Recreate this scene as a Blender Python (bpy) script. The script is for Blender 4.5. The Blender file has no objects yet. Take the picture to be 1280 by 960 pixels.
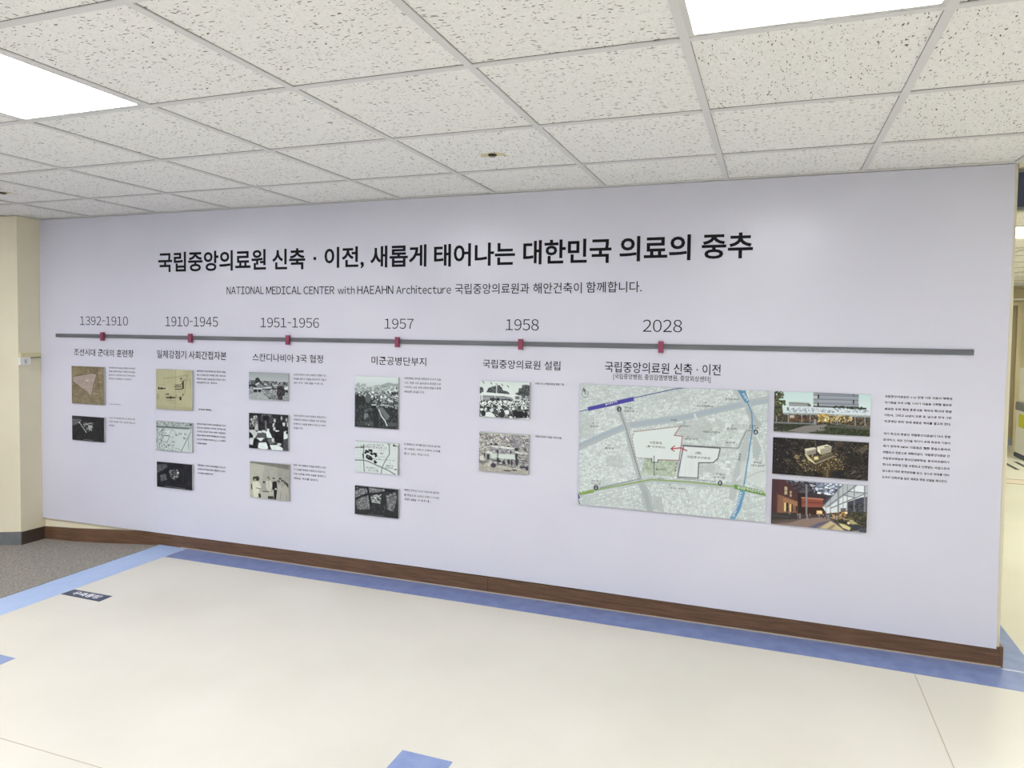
import bpy, bmesh, math, random
import numpy as np
from mathutils import Vector, Matrix

# ------------------------------------------------------------------ camera
cam_d = bpy.data.cameras.new('camera'); cam = bpy.data.objects.new('camera', cam_d)
bpy.context.scene.collection.objects.link(cam); bpy.context.scene.camera = cam
YAW, PITCH, ROLL = -0.33581, -0.03849, 0.01376
cam.location = (5.0342, -3.5062, 1.4299)
_f = Vector((math.sin(YAW)*math.cos(PITCH), math.cos(YAW)*math.cos(PITCH), math.sin(PITCH)))
_r = Vector((math.cos(YAW), -math.sin(YAW), 0)); _u = _r.cross(_f)
_r2 = _r*math.cos(ROLL) + _u*math.sin(ROLL); _u2 = -_r*math.sin(ROLL) + _u*math.cos(ROLL)
cam.rotation_euler = Matrix((_r2, _u2, -_f)).transposed().to_euler()
cam_d.sensor_width = 36; cam_d.lens = 869.96/1280*36
cam_d.shift_x = -22.46/1280; cam_d.shift_y = -28.37/1280
cam_d.clip_start = 0.05; cam_d.clip_end = 60
# ------------------------------------------------------------------ world, exposure, light strengths
world = bpy.data.worlds.new('world'); bpy.context.scene.world = world
world.use_nodes = True
world.node_tree.nodes['Background'].inputs[0].default_value = (0.8, 0.85, 0.9, 1)
world.node_tree.nodes['Background'].inputs[1].default_value = 0.3
vs = bpy.context.scene.view_settings
vs.view_transform = 'Standard'; vs.look = 'None'; vs.gamma = 1; vs.exposure = 1.15; vs.use_curve_mapping = False
LAMP = 11.0                                  # room light panels
LAMP_CORRIDOR = 11.5
ROOM_TINT = (1.0, 1.0, 1.04)
CORRIDOR_TINT = (0.98, 1.0, 0.86)

COL = bpy.context.scene.collection
H = 2.191                                    # ceiling height

# ------------------------------------------------------------------ helpers
def lin(c):
    if isinstance(c, str): c = [int(c[i:i+2], 16)/255 for i in (0, 2, 4)]
    return tuple((v/12.92 if v <= .04045 else ((v+.055)/1.055)**2.4) for v in c)
def mat(name, color, rough=.6, spec=.5, metal=0):
    m = bpy.data.materials.new(name); m.use_nodes = True
    b = m.node_tree.nodes['Principled BSDF']
    b.inputs['Base Color'].default_value = (*lin(color), 1); b.inputs['Roughness'].default_value = rough
    b.inputs['Specular IOR Level'].default_value = spec; b.inputs['Metallic'].default_value = metal
    return m
def nodes(m): return m.node_tree.nodes, m.node_tree.links, m.node_tree.nodes['Principled BSDF']
def mottle(m, c1, c2, scale=3, detail=4, bump=0.0, stretch=(1, 1, 1), lo=.35, hi=.65, bscale=None, coord='Object'):
    n, l, b = nodes(m)
    tc = n.new('ShaderNodeTexCoord'); mp = n.new('ShaderNodeMapping'); mp.inputs['Scale'].default_value = stretch
    ns = n.new('ShaderNodeTexNoise'); ns.inputs['Scale'].default_value = scale; ns.inputs['Detail'].default_value = detail
    cr = n.new('ShaderNodeValToRGB'); cr.color_ramp.elements[0].position = lo; cr.color_ramp.elements[1].position = hi
    cr.color_ramp.elements[0].color = (*lin(c1), 1); cr.color_ramp.elements[1].color = (*lin(c2), 1)
    l.new(tc.outputs[coord], mp.inputs[0]); l.new(mp.outputs[0], ns.inputs['Vector'])
    l.new(ns.outputs['Fac'], cr.inputs[0]); l.new(cr.outputs[0], b.inputs['Base Color'])
    if bump:
        n2 = n.new('ShaderNodeTexNoise'); n2.inputs['Scale'].default_value = bscale or scale; n2.inputs['Detail'].default_value = 3
        l.new(mp.outputs[0], n2.inputs['Vector'])
        bp = n.new('ShaderNodeBump'); bp.inputs['Strength'].default_value = bump; bp.inputs['Distance'].default_value = .002
        l.new(n2.outputs['Fac'], bp.inputs['Height']); l.new(bp.outputs[0], b.inputs['Normal'])
    return m
def emis(name, color, strength):
    m = mat(name, 'ffffff', .5); b = m.node_tree.nodes['Principled BSDF']
    b.inputs['Emission Color'].default_value = (*color, 1); b.inputs['Emission Strength'].default_value = strength
    return m

def tag(o, label=None, cat=None, group=None, kind=None):
    for k, v in (('label', label), ('category', cat), ('group', group), ('kind', kind)):
        if v: o[k] = v
    return o
def obj(name, me, m=None, parent=None, loc=None):
    o = bpy.data.objects.new(name, me); COL.objects.link(o)
    if m is not None and me is not None and not me.materials:
        for k in (m if isinstance(m, (list, tuple)) else [m]): me.materials.append(k)
    if loc is not None: o.location = loc
    if parent is not None:
        o.parent = parent
    return o
def empty(name, loc, label, cat, group=None):
    o = bpy.data.objects.new(name, None); COL.objects.link(o); o.location = loc; o.empty_display_size = .1
    return tag(o, label, cat, group)
def box_bm(bm, x0, x1, y0, y1, z0, z1, mi=0):
    v = [bm.verts.new(p) for p in ((x0,y0,z0),(x1,y0,z0),(x1,y1,z0),(x0,y1,z0),(x0,y0,z1),(x1,y0,z1),(x1,y1,z1),(x0,y1,z1))]
    for f in ((0,3,2,1),(4,5,6,7),(0,1,5,4),(1,2,6,5),(2,3,7,6),(3,0,4,7)):
        fc = bm.faces.new([v[i] for i in f]); fc.material_index = mi
def mesh_of(bm, name='m', bevel=0, seg=2):
    if bevel:
        bmesh.ops.bevel(bm, geom=bm.edges[:], offset=bevel, segments=seg, affect='EDGES', profile=.5)
    bm.normal_update(); me = bpy.data.meshes.new(name); bm.to_mesh(me); bm.free(); return me
def box(name, x0, x1, y0, y1, z0, z1, m, parent=None, bevel=0, local=True):
    """a box part; coordinates are local to the parent"""
    bm = bmesh.new(); box_bm(bm, x0, x1, y0, y1, z0, z1)
    return obj(name, mesh_of(bm, name, bevel), m, parent)
def boxes(name, lst, m, parent=None, bevel=0):
    bm = bmesh.new()
    for b in lst: box_bm(bm, *b)
    return obj(name, mesh_of(bm, name, bevel), m, parent)
def prism(name, poly, axis, a0, a1, m, parent=None):
    """extrude a polygon: axis 'y' -> poly in (x,z); axis 'z' -> poly in (x,y)"""
    bm = bmesh.new()
    P = (lambda p, a: (p[0], a, p[1])) if axis == 'y' else (lambda p, a: (p[0], p[1], a))
    A = [bm.verts.new(P(p, a0)) for p in poly]; B = [bm.verts.new(P(p, a1)) for p in poly]
    bm.faces.new(A); bm.faces.new(B[::-1])
    for i in range(len(poly)):
        j = (i+1) % len(poly); bm.faces.new((A[j], A[i], B[i], B[j]))
    bmesh.ops.recalc_face_normals(bm, faces=bm.faces[:])
    return obj(name, mesh_of(bm, name), m, parent)

# ------------------------------------------------------------------ text
_queue = []
def q_text(s, x0, x1, z0, z1, weight=0.0, res=2):
    c = bpy.data.curves.new('t', 'FONT'); c.body = s; c.size = 1; c.resolution_u = res; c.offset = weight; c.fill_mode = 'FRONT'
    o = bpy.data.objects.new('t', c); COL.objects.link(o); _queue.append((o, c, x0, x1, z0, z1)); return len(_queue)-1
def wide(s): return ''.join(chr(ord(ch)+0xFEE0) if '!' <= ch <= '~' else ch for ch in s)
def q_latin(s, x0, x1, z0, z1, weight=0.0, res=3, gap=.085):
    k = q_text(wide(s), x0, x1, z0, z1, weight, res); _latin[k] = gap; return k
_latin = {}
def flush_text():
    """converted glyph outlines fitted to their (x0,x1,z0,z1) boxes; returns list of (verts, faces)"""
    probe = []
    for body in ('Ｎ', 'ＮＮＮＮＮ'):
        pc = bpy.data.curves.new('t', 'FONT'); pc.body = body; pc.size = 1; po = bpy.data.objects.new('t', pc); COL.objects.link(po); probe.append(po)
    bpy.context.view_layer.update(); dg = bpy.context.evaluated_depsgraph_get(); out = []
    CELL = [(probe[1].evaluated_get(dg).dimensions.x-probe[0].evaluated_get(dg).dimensions.x)/4]
    for po in probe:
        pc = po.data; bpy.data.objects.remove(po); bpy.data.curves.remove(pc)
    for o, c, x0, x1, z0, z1 in _queue:
        me = bpy.data.meshes.new_from_object(o.evaluated_get(dg))
        n = len(me.vertices); co = np.zeros(n*3); me.vertices.foreach_get('co', co); co = co.reshape(-1, 3)
        fs = [tuple(p.vertices) for p in me.polygons]
        if len(out) in _latin:                  # full-width cells: pull the glyphs together by their ink
            cell = .9995; n_ch = len(c.body); ci = np.clip(np.floor(co[:, 0]/CELL[0]), 0, n_ch-1).astype(int); cur = 0.0
            for q in range(n_ch):
                m_ = ci == q
                if m_.any():
                    if c.body[q] == '－': co[m_, 0] *= .45
                    a_, b_ = co[m_, 0].min(), co[m_, 0].max(); co[m_, 0] += cur-a_; cur += b_-a_+_latin[len(out)]*(1.25 if c.body[q] in '１' else 1)
        mn, mx = co.min(0), co.max(0)
        X = x0 + (co[:, 0]-mn[0])/(mx[0]-mn[0])*(x1-x0); Z = z0 + (co[:, 1]-mn[1])/(mx[1]-mn[1])*(z1-z0)
        out.append((np.stack([X, Z], 1), fs)); bpy.data.meshes.remove(me)
    for o, c, *_ in _queue:
        bpy.data.objects.remove(o); bpy.data.curves.remove(c)
    _queue.clear(); _latin.clear(); return out
def text_mesh(pieces, plane='wall', off=0.0):
    V, F, k = [], [], 0
    for p, fs in pieces:
        if plane == 'wall': V += [(float(a), off, float(b)) for a, b in p]
        else: V += [(float(a), float(b), off) for a, b in p]
        F += [tuple(i+k for i in f) for f in fs]; k += len(p)
    me = bpy.data.meshes.new('lettering'); me.from_pydata(V, [], F); me.update(); return me

# ================================================================== MATERIALS
M = {}
M['banner'] = mottle(mat('banner_vinyl', 'd3d4e2', .27, .5), 'd0d1df', 'd6d7e4', 1.2, 2)
M['white_wall'] = mat('white_paint', 'f0f0f2', .6, .3)
M['cream'] = mottle(mat('cream_paint', 'e6dfc4', .55, .4), 'e3dcc1', 'e9e2c8', 2.5, 3, .15, bscale=60)
M['cream2'] = mottle(mat('corridor_paint', 'cfc4a6', .5, .4), 'ccc1a3', 'd4c9ad', 2.5, 3)
M['ink'] = mat('black_print', '0f0f14', .6, .15)
M['ink_title'] = mat('black_title_print', '15151b', .6, .15)
M['ink_soft'] = mat('grey_print', '121218', .6, .15)
M['vinyl'] = mottle(mat('cream_vinyl_floor', 'dbd9d0', .30, .45), 'd5d2c6', 'dcd9ce', 1.6, 8, .04, bscale=90)
M['blue'] = mottle(mat('blue_vinyl', '7a8abb', .3, .5), '7283b4', '8292c0', 14, 5)
M['blue_sq'] = mottle(mat('blue_square_vinyl', '8294c0', .32, .5), '7b8dbb', '899bc6', 14, 5)
M['light_blue'] = mottle(mat('light_blue_vinyl', 'a9c0e6', .4, .4), '9fb8e2', 'b3c8ea', 30, 4, stretch=(6, .3, 1))
M['navy'] = mat('navy_vinyl', '37415c', .4)
M['white_ink'] = mat('white_print', 'e6e8ea', .5)
M['carpet'] = mottle(mat('grey_carpet', '8f8b84', .95, .1), '6f6a64', 'b0aba3', 110, 6, 1.0, bscale=200, lo=.3, hi=.7)
M['brown'] = mottle(mat('brown_skirting', '654a38', .42, .4), '5a4230', '735540', 6, 5, .1, stretch=(1, 1, 14), bscale=20)
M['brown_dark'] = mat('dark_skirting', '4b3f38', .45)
M['grey_base'] = mottle(mat('grey_skirting', '73777a', .4), '6c7073', '7a7e80', 8, 3)
M['tee'] = mat('ceiling_tee_paint', 'dedede', .45)
M['gap'] = mat('gap_shade_dark', '3a3936', .9, .1)  # dark tone standing in for shade in the ceiling joints
M['light_frame'] = mat('light_frame_white', 'd4d4d2', .4)
M['lamp'] = emis('light_diffuser', ROOM_TINT, LAMP)
M['lamp_c'] = emis('corridor_light_diffuser', CORRIDOR_TINT, LAMP_CORRIDOR)
M['bar'] = mottle(mat('grey_bar', '62656a', .5), '5c5f64', '6c6f74', 9, 4, stretch=(.4, 1, 4))
M['maroon'] = mat('maroon_block', '8c3a58', .5)
M['foam'] = mat('foam_board_edge', 'b9b9bb', .7)
M['plastic'] = mat('white_plastic', 'e9e9e4', .4)
M['duct'] = mat('cream_plastic', 'd6d0a4', .45)
M['steel'] = mat('sprinkler_metal', '8b8476', .35, .5, .9)
M['dark'] = mat('dark_hole', '1c1a17', .8)
M['stain'] = mat('yellowed_plaster', 'd9cfa8', .8)
M['seam'] = mat('floor_seam', 'b3aa96', .6)
M['white_seam'] = mat('white_caulk', 'd9dbe4', .6)
M['navy_sign'] = mat('navy_sign_face', '2f3850', .3)
M['sign_frame'] = mat('sign_frame_grey', '6b7076', .35, .5, .3)
M['door'] = mottle(mat('brown_door', '9c8f72', .5), '96896c', 'a39679', 5, 3, stretch=(1, 1, .3))
M['kick'] = mat('blue_grey_kickplate', '8089a0', .4)
M['yellow'] = mat('yellow_sticker', 'c8c83c', .5)
M['grey_panel'] = mat('grey_panel', '7d838c', .4)
M['pink'] = mat('pink_floor_inlay', 'dccfc0', .35)
M['redbrown'] = mat('brown_floor_line', '8c7468', .4)
M['floor_dark'] = mat('dark_floor_strip', '30342f', .5)

def tile_material():
    m = mat('mineral_tile', 'dedbd0', .9, .15); n, l, b = nodes(m)
    tc = n.new('ShaderNodeTexCoord'); oi = n.new('ShaderNodeObjectInfo')
    off = n.new('ShaderNodeMath'); off.operation = 'MULTIPLY'; off.inputs[1].default_value = 37.0; l.new(oi.outputs['Random'], off.inputs[0])
    # random quarter turn so neighbouring tiles run different ways
    gt = n.new('ShaderNodeMath'); gt.operation = 'GREATER_THAN'; gt.inputs[1].default_value = .5
    fr = n.new('ShaderNodeMath'); fr.operation = 'FRACT'; mu = n.new('ShaderNodeMath'); mu.operation = 'MULTIPLY'; mu.inputs[1].default_value = 7.31
    l.new(oi.outputs['Random'], mu.inputs[0]); l.new(mu.outputs[0], fr.inputs[0]); l.new(fr.outputs[0], gt.inputs[0])
    an = n.new('ShaderNodeMath'); an.operation = 'MULTIPLY'; an.inputs[1].default_value = math.pi/2; l.new(gt.outputs[0], an.inputs[0])
    rot = n.new('ShaderNodeVectorRotate'); rot.rotation_type = 'Z_AXIS'; l.new(tc.outputs['Object'], rot.inputs['Vector']); l.new(an.outputs[0], rot.inputs['Angle'])
    add = n.new('ShaderNodeVectorMath'); add.operation = 'ADD'; l.new(rot.outputs[0], add.inputs[0]); l.new(off.outputs[0], add.inputs[1])
    # slow warp so the fissures are not parallel
    wn = n.new('ShaderNodeTexNoise'); wn.inputs['Scale'].default_value = 14; wn.inputs['Detail'].default_value = 2; l.new(add.outputs[0], wn.inputs['Vector'])
    ws = n.new('ShaderNodeVectorMath'); ws.operation = 'SCALE'; ws.inputs['Scale'].default_value = .05; l.new(wn.outputs['Color'], ws.inputs[0])
    wa = n.new('ShaderNodeVectorMath'); wa.operation = 'ADD'; l.new(add.outputs[0], wa.inputs[0]); l.new(ws.outputs[0], wa.inputs[1])
    masks = []
    for sc, st, th, keep, bias in ((1, (46, 190, 1), .28, .17, 0), (1, (85, 200, 1), .24, .15, 5), (1, (230, 300, 1), .30, .08, 9)):
        mp = n.new('ShaderNodeMapping'); mp.inputs['Scale'].default_value = st; mp.inputs['Location'].default_value = (bias, bias, 0)
        l.new(wa.outputs[0], mp.inputs[0])
        vo = n.new('ShaderNodeTexVoronoi'); vo.voronoi_dimensions = '2D'; vo.inputs['Scale'].default_value = sc; l.new(mp.outputs[0], vo.inputs['Vector'])
        sep = n.new('ShaderNodeSeparateColor'); l.new(vo.outputs['Color'], sep.inputs[0])
        pr = n.new('ShaderNodeMath'); pr.operation = 'LESS_THAN'; pr.inputs[1].default_value = keep; l.new(sep.outputs[0], pr.inputs[0])
        # size of the mark varies per cell
        sz = n.new('ShaderNodeMath'); sz.operation = 'MULTIPLY'; sz.inputs[1].default_value = th*1.5; l.new(sep.outputs[1], sz.inputs[0])
        dd = n.new('ShaderNodeMath'); dd.operation = 'SUBTRACT'; l.new(sz.outputs[0], dd.inputs[0]); l.new(vo.outputs['Distance'], dd.inputs[1])
        sm = n.new('ShaderNodeMapRange'); sm.inputs['From Min'].default_value = 0; sm.inputs['From Max'].default_value = .10; l.new(dd.outputs[0], sm.inputs['Value'])
        mm = n.new('ShaderNodeMath'); mm.operation = 'MULTIPLY'; l.new(sm.outputs[0], mm.inputs[0]); l.new(pr.outputs[0], mm.inputs[1])
        masks.append(mm)
    mx = n.new('ShaderNodeMath'); mx.operation = 'MAXIMUM'; l.new(masks[0].outputs[0], mx.inputs[0]); l.new(masks[1].outputs[0], mx.inputs[1])
    m3 = n.new('ShaderNodeMath'); m3.operation = 'MULTIPLY'; m3.inputs[1].default_value = .45; l.new(masks[2].outputs[0], m3.inputs[0])
    mx2 = n.new('ShaderNodeMath'); mx2.operation = 'MAXIMUM'; l.new(mx.outputs[0], mx2.inputs[0]); l.new(m3.outputs[0], mx2.inputs[1])
    fine = n.new('ShaderNodeTexNoise'); fine.inputs['Scale'].default_value = 90; fine.inputs['Detail'].default_value = 4; l.new(add.outputs[0], fine.inputs['Vector'])
    cr = n.new('ShaderNodeValToRGB'); cr.color_ramp.elements[0].position = .3; cr.color_ramp.elements[1].position = .7
    cr.color_ramp.elements[0].color = (*lin('f0f0ee'), 1); cr.color_ramp.elements[1].color = (*lin('fafaf9'), 1); l.new(fine.outputs['Fac'], cr.inputs[0])
    mix = n.new('ShaderNodeMix'); mix.data_type = 'RGBA'; mix.inputs[7].default_value = (*lin('6a665b'), 1)
    l.new(mx2.outputs[0], mix.inputs[0]); l.new(cr.outputs[0], mix.inputs[6]); l.new(mix.outputs[2], b.inputs['Base Color'])
    inv = n.new('ShaderNodeMath'); inv.operation = 'SUBTRACT'; inv.inputs[0].default_value = 1; l.new(mx2.outputs[0], inv.inputs[1])
    bp = n.new('ShaderNodeBump'); bp.inputs['Strength'].default_value = .5; bp.inputs['Distance'].default_value = .003
    l.new(inv.outputs[0], bp.inputs['Height']); l.new(bp.outputs[0], b.inputs['Normal'])
    return m
M['tile'] = tile_material()
def print_material():
    m = mat('printed_photo', '808080', .5, .2); n, l, b = nodes(m)
    a = n.new('ShaderNodeAttribute'); a.attribute_name = 'Col'; l.new(a.outputs['Color'], b.inputs['Base Color']); return m
M['print'] = print_material()

# ================================================================== FLOOR
XL, XR, YB, YF = -2.4, 9.6, -6.2, 7.7        # extents of what is built
floor = box('floor', 1.22, XR, YB, YF, -.12, 0, M['vinyl']); tag(floor, kind='structure')
T_ = .0006                                    # inlays are flush, a hair proud so that they read
def inlay(name, x0, x1, y0, y1, m, label=None, t=T_):
    o = box(name, x0, x1, y0, y1, -.004, t, m, floor)
    if label: o['label'] = label
    return o
inlay('floor_strip', 1.222, 1.447, YB+.02, .012, M['light_blue'], 'light blue strip along the carpet edge')
prism('floor_band', [(1.452, .008), (1.452, -.170), (3.8, -.170), (5.3, -.180), (6.06, -.205), (6.8, -.215), (6.8, -.03), (6.10, -.03), (6.02, .008)],
      'z', -.004, T_, M['blue'], floor)['label'] = 'dark blue band along the wall'
prism('floor_band', [(6.0, .012), (6.02, .012), (6.10, -.026), (6.80, -.026), (6.8, .02), (6.35, .03), (6.148, .12), (6.152, .60), (6.16, .78), (6.0, .78)],
      'z', -.004, T_, M['blue_sq'], floor)['label'] = 'blue band turning around the wall end'
o_ = boxes('floor_seam', [(5.640, 5.6435, -3.4, -.19, 0, T_)], M['seam'], floor)
boxes('floor_seam', [(1.47, 3.2, -1.872, -1.869, 0, T_)], M['seam'], floor)
prism('floor_seam', [(6.008, -.001), (6.03, -.003), (6.80, -.022), (6.80, -.028), (6.03, -.010), (6.008, -.006)], 'z', 0, T_*1.6, M['white_seam'], floor)
inlay('floor_square', 1.786, 1.976, -1.632, -1.441, M['blue_sq'])
inlay('floor_square', 3.870, 4.060, -1.632, -1.441, M['blue_sq'])
inlay('floor_square', 5.955, 6.145, -1.632, -1.441, M['blue_sq'])
for ix in range(3): inlay('floor_square', 1.786+2.085*ix, 1.976+2.085*ix, -3.717, -3.526, M['blue_sq'])
# corridor inlays
inlay('floor_band', 6.2, XR-.02, 4.66, 4.89, M['pink'], 'pale pink band across the corridor floor')
inlay('floor_line', 6.2, XR-.02, 4.632, 4.66, M['redbrown'], 'thin brown line across the corridor floor')
inlay('floor_line', 6.2, XR-.02, 4.89, 4.918, M['redbrown'], 'thin brown line across the corridor floor')
for x in (7.47, 7.615, 7.76): inlay('floor_stripe', x, x+.045, 5.55, 6.15, M['floor_dark'], 'short dark stripe on the corridor floor')

# carpeted ramp: falls away gently to the left
RAMP = [(1.222, .0), (1.18, -.009), (1.0, -.022), (.71, -.048), (.40, -.069), (.14, -.080), (-.06, -.103), (-1.0, -.16), (XL, -.16)]
prism('floor', [(1.222, -.2)]+[(1.222, .003)]+[(x, z+.002) for x, z in RAMP[1:]]+[(XL, -.2)], 'y', YB, .02, M['carpet'])
bpy.data.objects['floor.001']['kind'] = 'structure'
# the little floor label
lab = empty('floor_label', (1.452, -.848, T_), 'navy floor sticker with white lettering beside the light blue strip', 'sticker')
prism('sticker', [(0, 0), (.284, -.003), (.280, .077), (.004, .074)], 'z', 0, .0008, M['navy'], lab)

# ================================================================== WALLS
WY = .02
wall_back = box('wall_back', .14, 6.006, WY, .80, 0, H, M['cream']); tag(wall_back, kind='structure')
box('wall_foot', .14, 1.30, WY, .80, -.2, 0, M['cream'], wall_back)
wl = box('wall_left', XL, .14, -.152, .80, -.3, H, M['cream']); tag(wl, kind='structure')
w = box('wall_far_left', XL-.1, XL, YB, -.152, -.3, H, M['white_wall']); tag(w, kind='structure')
w = box('wall_front', XL-.1, XR+.1, YB-.1, YB, -.3, H, M['white_wall']); tag(w, kind='structure')
w = box('wall_right', XR, XR+.1, YB, YF, -.12, H, M['cream2']); tag(w, kind='structure')
wf = box('wall_far', 5.2, XR+.1, YF, YF+.1, -.12, H, M['cream2']); tag(wf, kind='structure')
w = box('wall_corridor_left', 5.2, 5.3, .80, YF, 0, H, M['cream2']); tag(w, kind='structure')
# skirtings
def skirt_poly():
    lo = [(x, z) for x, z in ((.14, -.080), (.40, -.069), (.71, -.048), (1.0, -.022), (1.19, -.008), (1.30, 0), (6.012, 0))]
    hi = [(x, z) for x, z in ((6.012, .086), (1.40, .086), (1.19, .078), (1.0, .069), (.71, .048), (.40, .024), (.14, .010))]
    return lo+hi
prism('baseboard_back', skirt_poly(), 'y', .008, WY, M['brown'])
bb = bpy.data.objects['baseboard_back']; tag(bb, kind='structure')
box('joint', 3.578, 3.580, .0074, .0085, .003, .084, M['dark'], bb)
box('end_cap', 6.006, 6.018, .006, .80, 0, .092, M['brown'], bb)
box('edge_bead', 1.40, 6.010, .0055, .0085, 0, .006, M['seam'], bb)
b1 = prism('baseboard_left', [(XL, -.2), (-1.0, -.2), (-.06, -.14), (.148, -.1), (.148, .016), (-.06, -.010), (-1.0, -.07), (XL, -.07)], 'y', -.160, -.152, M['grey_base']); tag(b1, kind='structure')
# side of the pillar: skirting follows the ramp
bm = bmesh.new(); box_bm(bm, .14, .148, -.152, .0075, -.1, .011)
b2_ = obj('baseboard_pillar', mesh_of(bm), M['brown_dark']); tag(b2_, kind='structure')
box('baseboard_corridor', 5.3, XR, YF-.012, YF, 0, .09, M['kick']); tag(bpy.data.objects['baseboard_corridor'], kind='structure')

# door and header in the corridor
d = box('door_1', 7.2, 8.165, YF-.03, YF-.001, 0.09, 1.915, M['door']); tag(d, kind='structure')
box('kick_plate', 7.2, 8.165, YF-.034, YF-.005, 0.0, .09, M['kick'], d)
box('frame_post', 8.165, 8.215, YF-.06, YF-.001, 0, 1.965, M['cream2'], d)
box('frame_post', 7.15, 7.2, YF-.06, YF-.001, 0, 1.965, M['cream2'], d)
box('frame_head', 7.2, 8.165, YF-.06, YF-.001, 1.915, 1.965, M['cream2'], d)
box('handle', 7.26, 7.28, YF-.08, YF-.028, .95, 1.05, M['steel'], d, .004)
t = box('trim_1', 5.3, XR, YF-.05, YF-.001, 1.985, 2.01, M['plastic']); tag(t, kind='structure')
t = box('trim_2', 5.3, XR, YF-.05, YF-.001, 2.11, 2.135, M['cream2']); tag(t, kind='structure')

# ================================================================== CEILING
ceil = box('ceiling', XL-.1, XR+.1, YB-.1, YF+.1, H+.05, H+.15, M['gap']); tag(ceil, kind='structure')
xs = [0.6*i for i in range(-4, 17)]           # main tees, running away from the camera
xfix = {0.6*4: 2.402, 0.6*7: 4.196, 0.6*3: 1.795, 0.6*1: .606, 0.6*6: 3.586}
xs = [xfix.get(x, x) for x in xs]
ys = [.02, -.460] + [-.460-.6*k for k in range(1, 10)]
HALF = .012; TH = .0055                        # tile face sits this much above the tee face
tile_cache = {}
def tile(x0, x1, y0, y1):
    w_, d_ = round(x1-x0, 3), round(y1-y0, 3)
    if (w_, d_) not in tile_cache:
        bm = bmesh.new(); box_bm(bm, -w_/2+.003, w_/2-.003, -d_/2+.003, d_/2-.003, 0, .014)
        me = mesh_of(bm, 'ceiling_tile'); me.materials.append(M['tile']); tile_cache[(w_, d_)] = me
    return obj('ceiling_tile', tile_cache[(w_, d_)], None, ceil, ((x0+x1)/2, (y0+y1)/2, H+TH))
LIGHTS = []                                    # cells that hold a light panel
for i0 in (-4, 0, 4, 8, 12):
    for j0 in (3, 7):
        if (i0, j0) != (-4, 3): LIGHTS.append((i0, j0))  # panels behind and to the left are unseen, added for even light
LIGHTS.append((0, 5))  # extra unseen panel, added to brighten the left side
stuff_tiles = []; rnd = random.Random(4)
for i in range(len(xs)-1):
    for j in range(len(ys)-1):
        if (i-4, j) in LIGHTS: continue
        x0, x1, y0, y1 = xs[i], xs[i+1], ys[j+1], ys[j]
        if -.1 - .6*3 < x0 < 8.5 and y0 > -3.6: tile(x0, x1, y0, y1)
        else: stuff_tiles.append((x0+.003, x1-.003, y0+.003, y1-.003, H+TH, H+TH+.014))
# corridor ceiling
cxs = [5.3, 5.79, 6.39, 6.99, 7.59, 8.19, 8.79, 9.39, 9.6]; cys = [.02, .12, .72, 1.32, 1.98, 2.61, 3.24, 3.84, 4.44, 5.04, 5.64, 6.24, 6.84, 7.44, 7.7]
C_LIGHTS = [(2, 5-0), (5, 5), (2, 9), (5, 9), (2, 1), (5, 1)]
C_LIGHTS = [(2, 4), (5, 4), (2, 9), (5, 9), (5, 1)]
for i in range(len(cxs)-1):
    for j in range(len(cys)-1):
        if (i, j) in C_LIGHTS: continue
        x0, x1, y0, y1 = cxs[i], cxs[i+1], cys[j], cys[j+1]
        if y0 < .75 and x1 < 6.0: continue
        if y0 < .75: x0 = max(x0, 6.008)
        if x0 > 5.9 and x0 < 8.2: tile(x0, x1, y0, y1)
        else: stuff_tiles.append((x0+.003, x1-.003, y0+.003, y1-.003, H+TH, H+TH+.014))
tag(boxes('ceiling_tile_field', stuff_tiles, M['tile'], ceil), kind='stuff')
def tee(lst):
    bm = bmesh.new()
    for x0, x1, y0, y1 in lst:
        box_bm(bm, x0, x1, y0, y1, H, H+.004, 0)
        box_bm(bm, x0-.0004, x1+.0004, y0-.0004, y1+.0004, H+.0042, H+.0052, 1)  # dark plate paints the shadow line between tee and tile
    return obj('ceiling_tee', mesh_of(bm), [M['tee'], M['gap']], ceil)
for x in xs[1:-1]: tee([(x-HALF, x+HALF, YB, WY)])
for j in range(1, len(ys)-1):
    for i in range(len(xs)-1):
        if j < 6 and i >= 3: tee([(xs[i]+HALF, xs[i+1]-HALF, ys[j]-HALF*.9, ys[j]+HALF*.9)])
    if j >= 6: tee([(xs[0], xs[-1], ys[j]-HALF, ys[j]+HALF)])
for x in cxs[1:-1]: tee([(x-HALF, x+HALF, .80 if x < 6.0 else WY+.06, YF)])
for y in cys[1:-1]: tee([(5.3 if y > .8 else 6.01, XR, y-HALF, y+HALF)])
# wall angle along the top of the banner
w_ang = box('trim_3', .14, 6.006, -.004, WY, H-.003, H+.004, M['tee']); tag(w_ang, kind='structure')
w_ang = box('trim_4', 6.006, XR, WY-.01, WY+.07, H-.02, H+.004, M['cream']); tag(w_ang, kind='structure')

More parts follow.
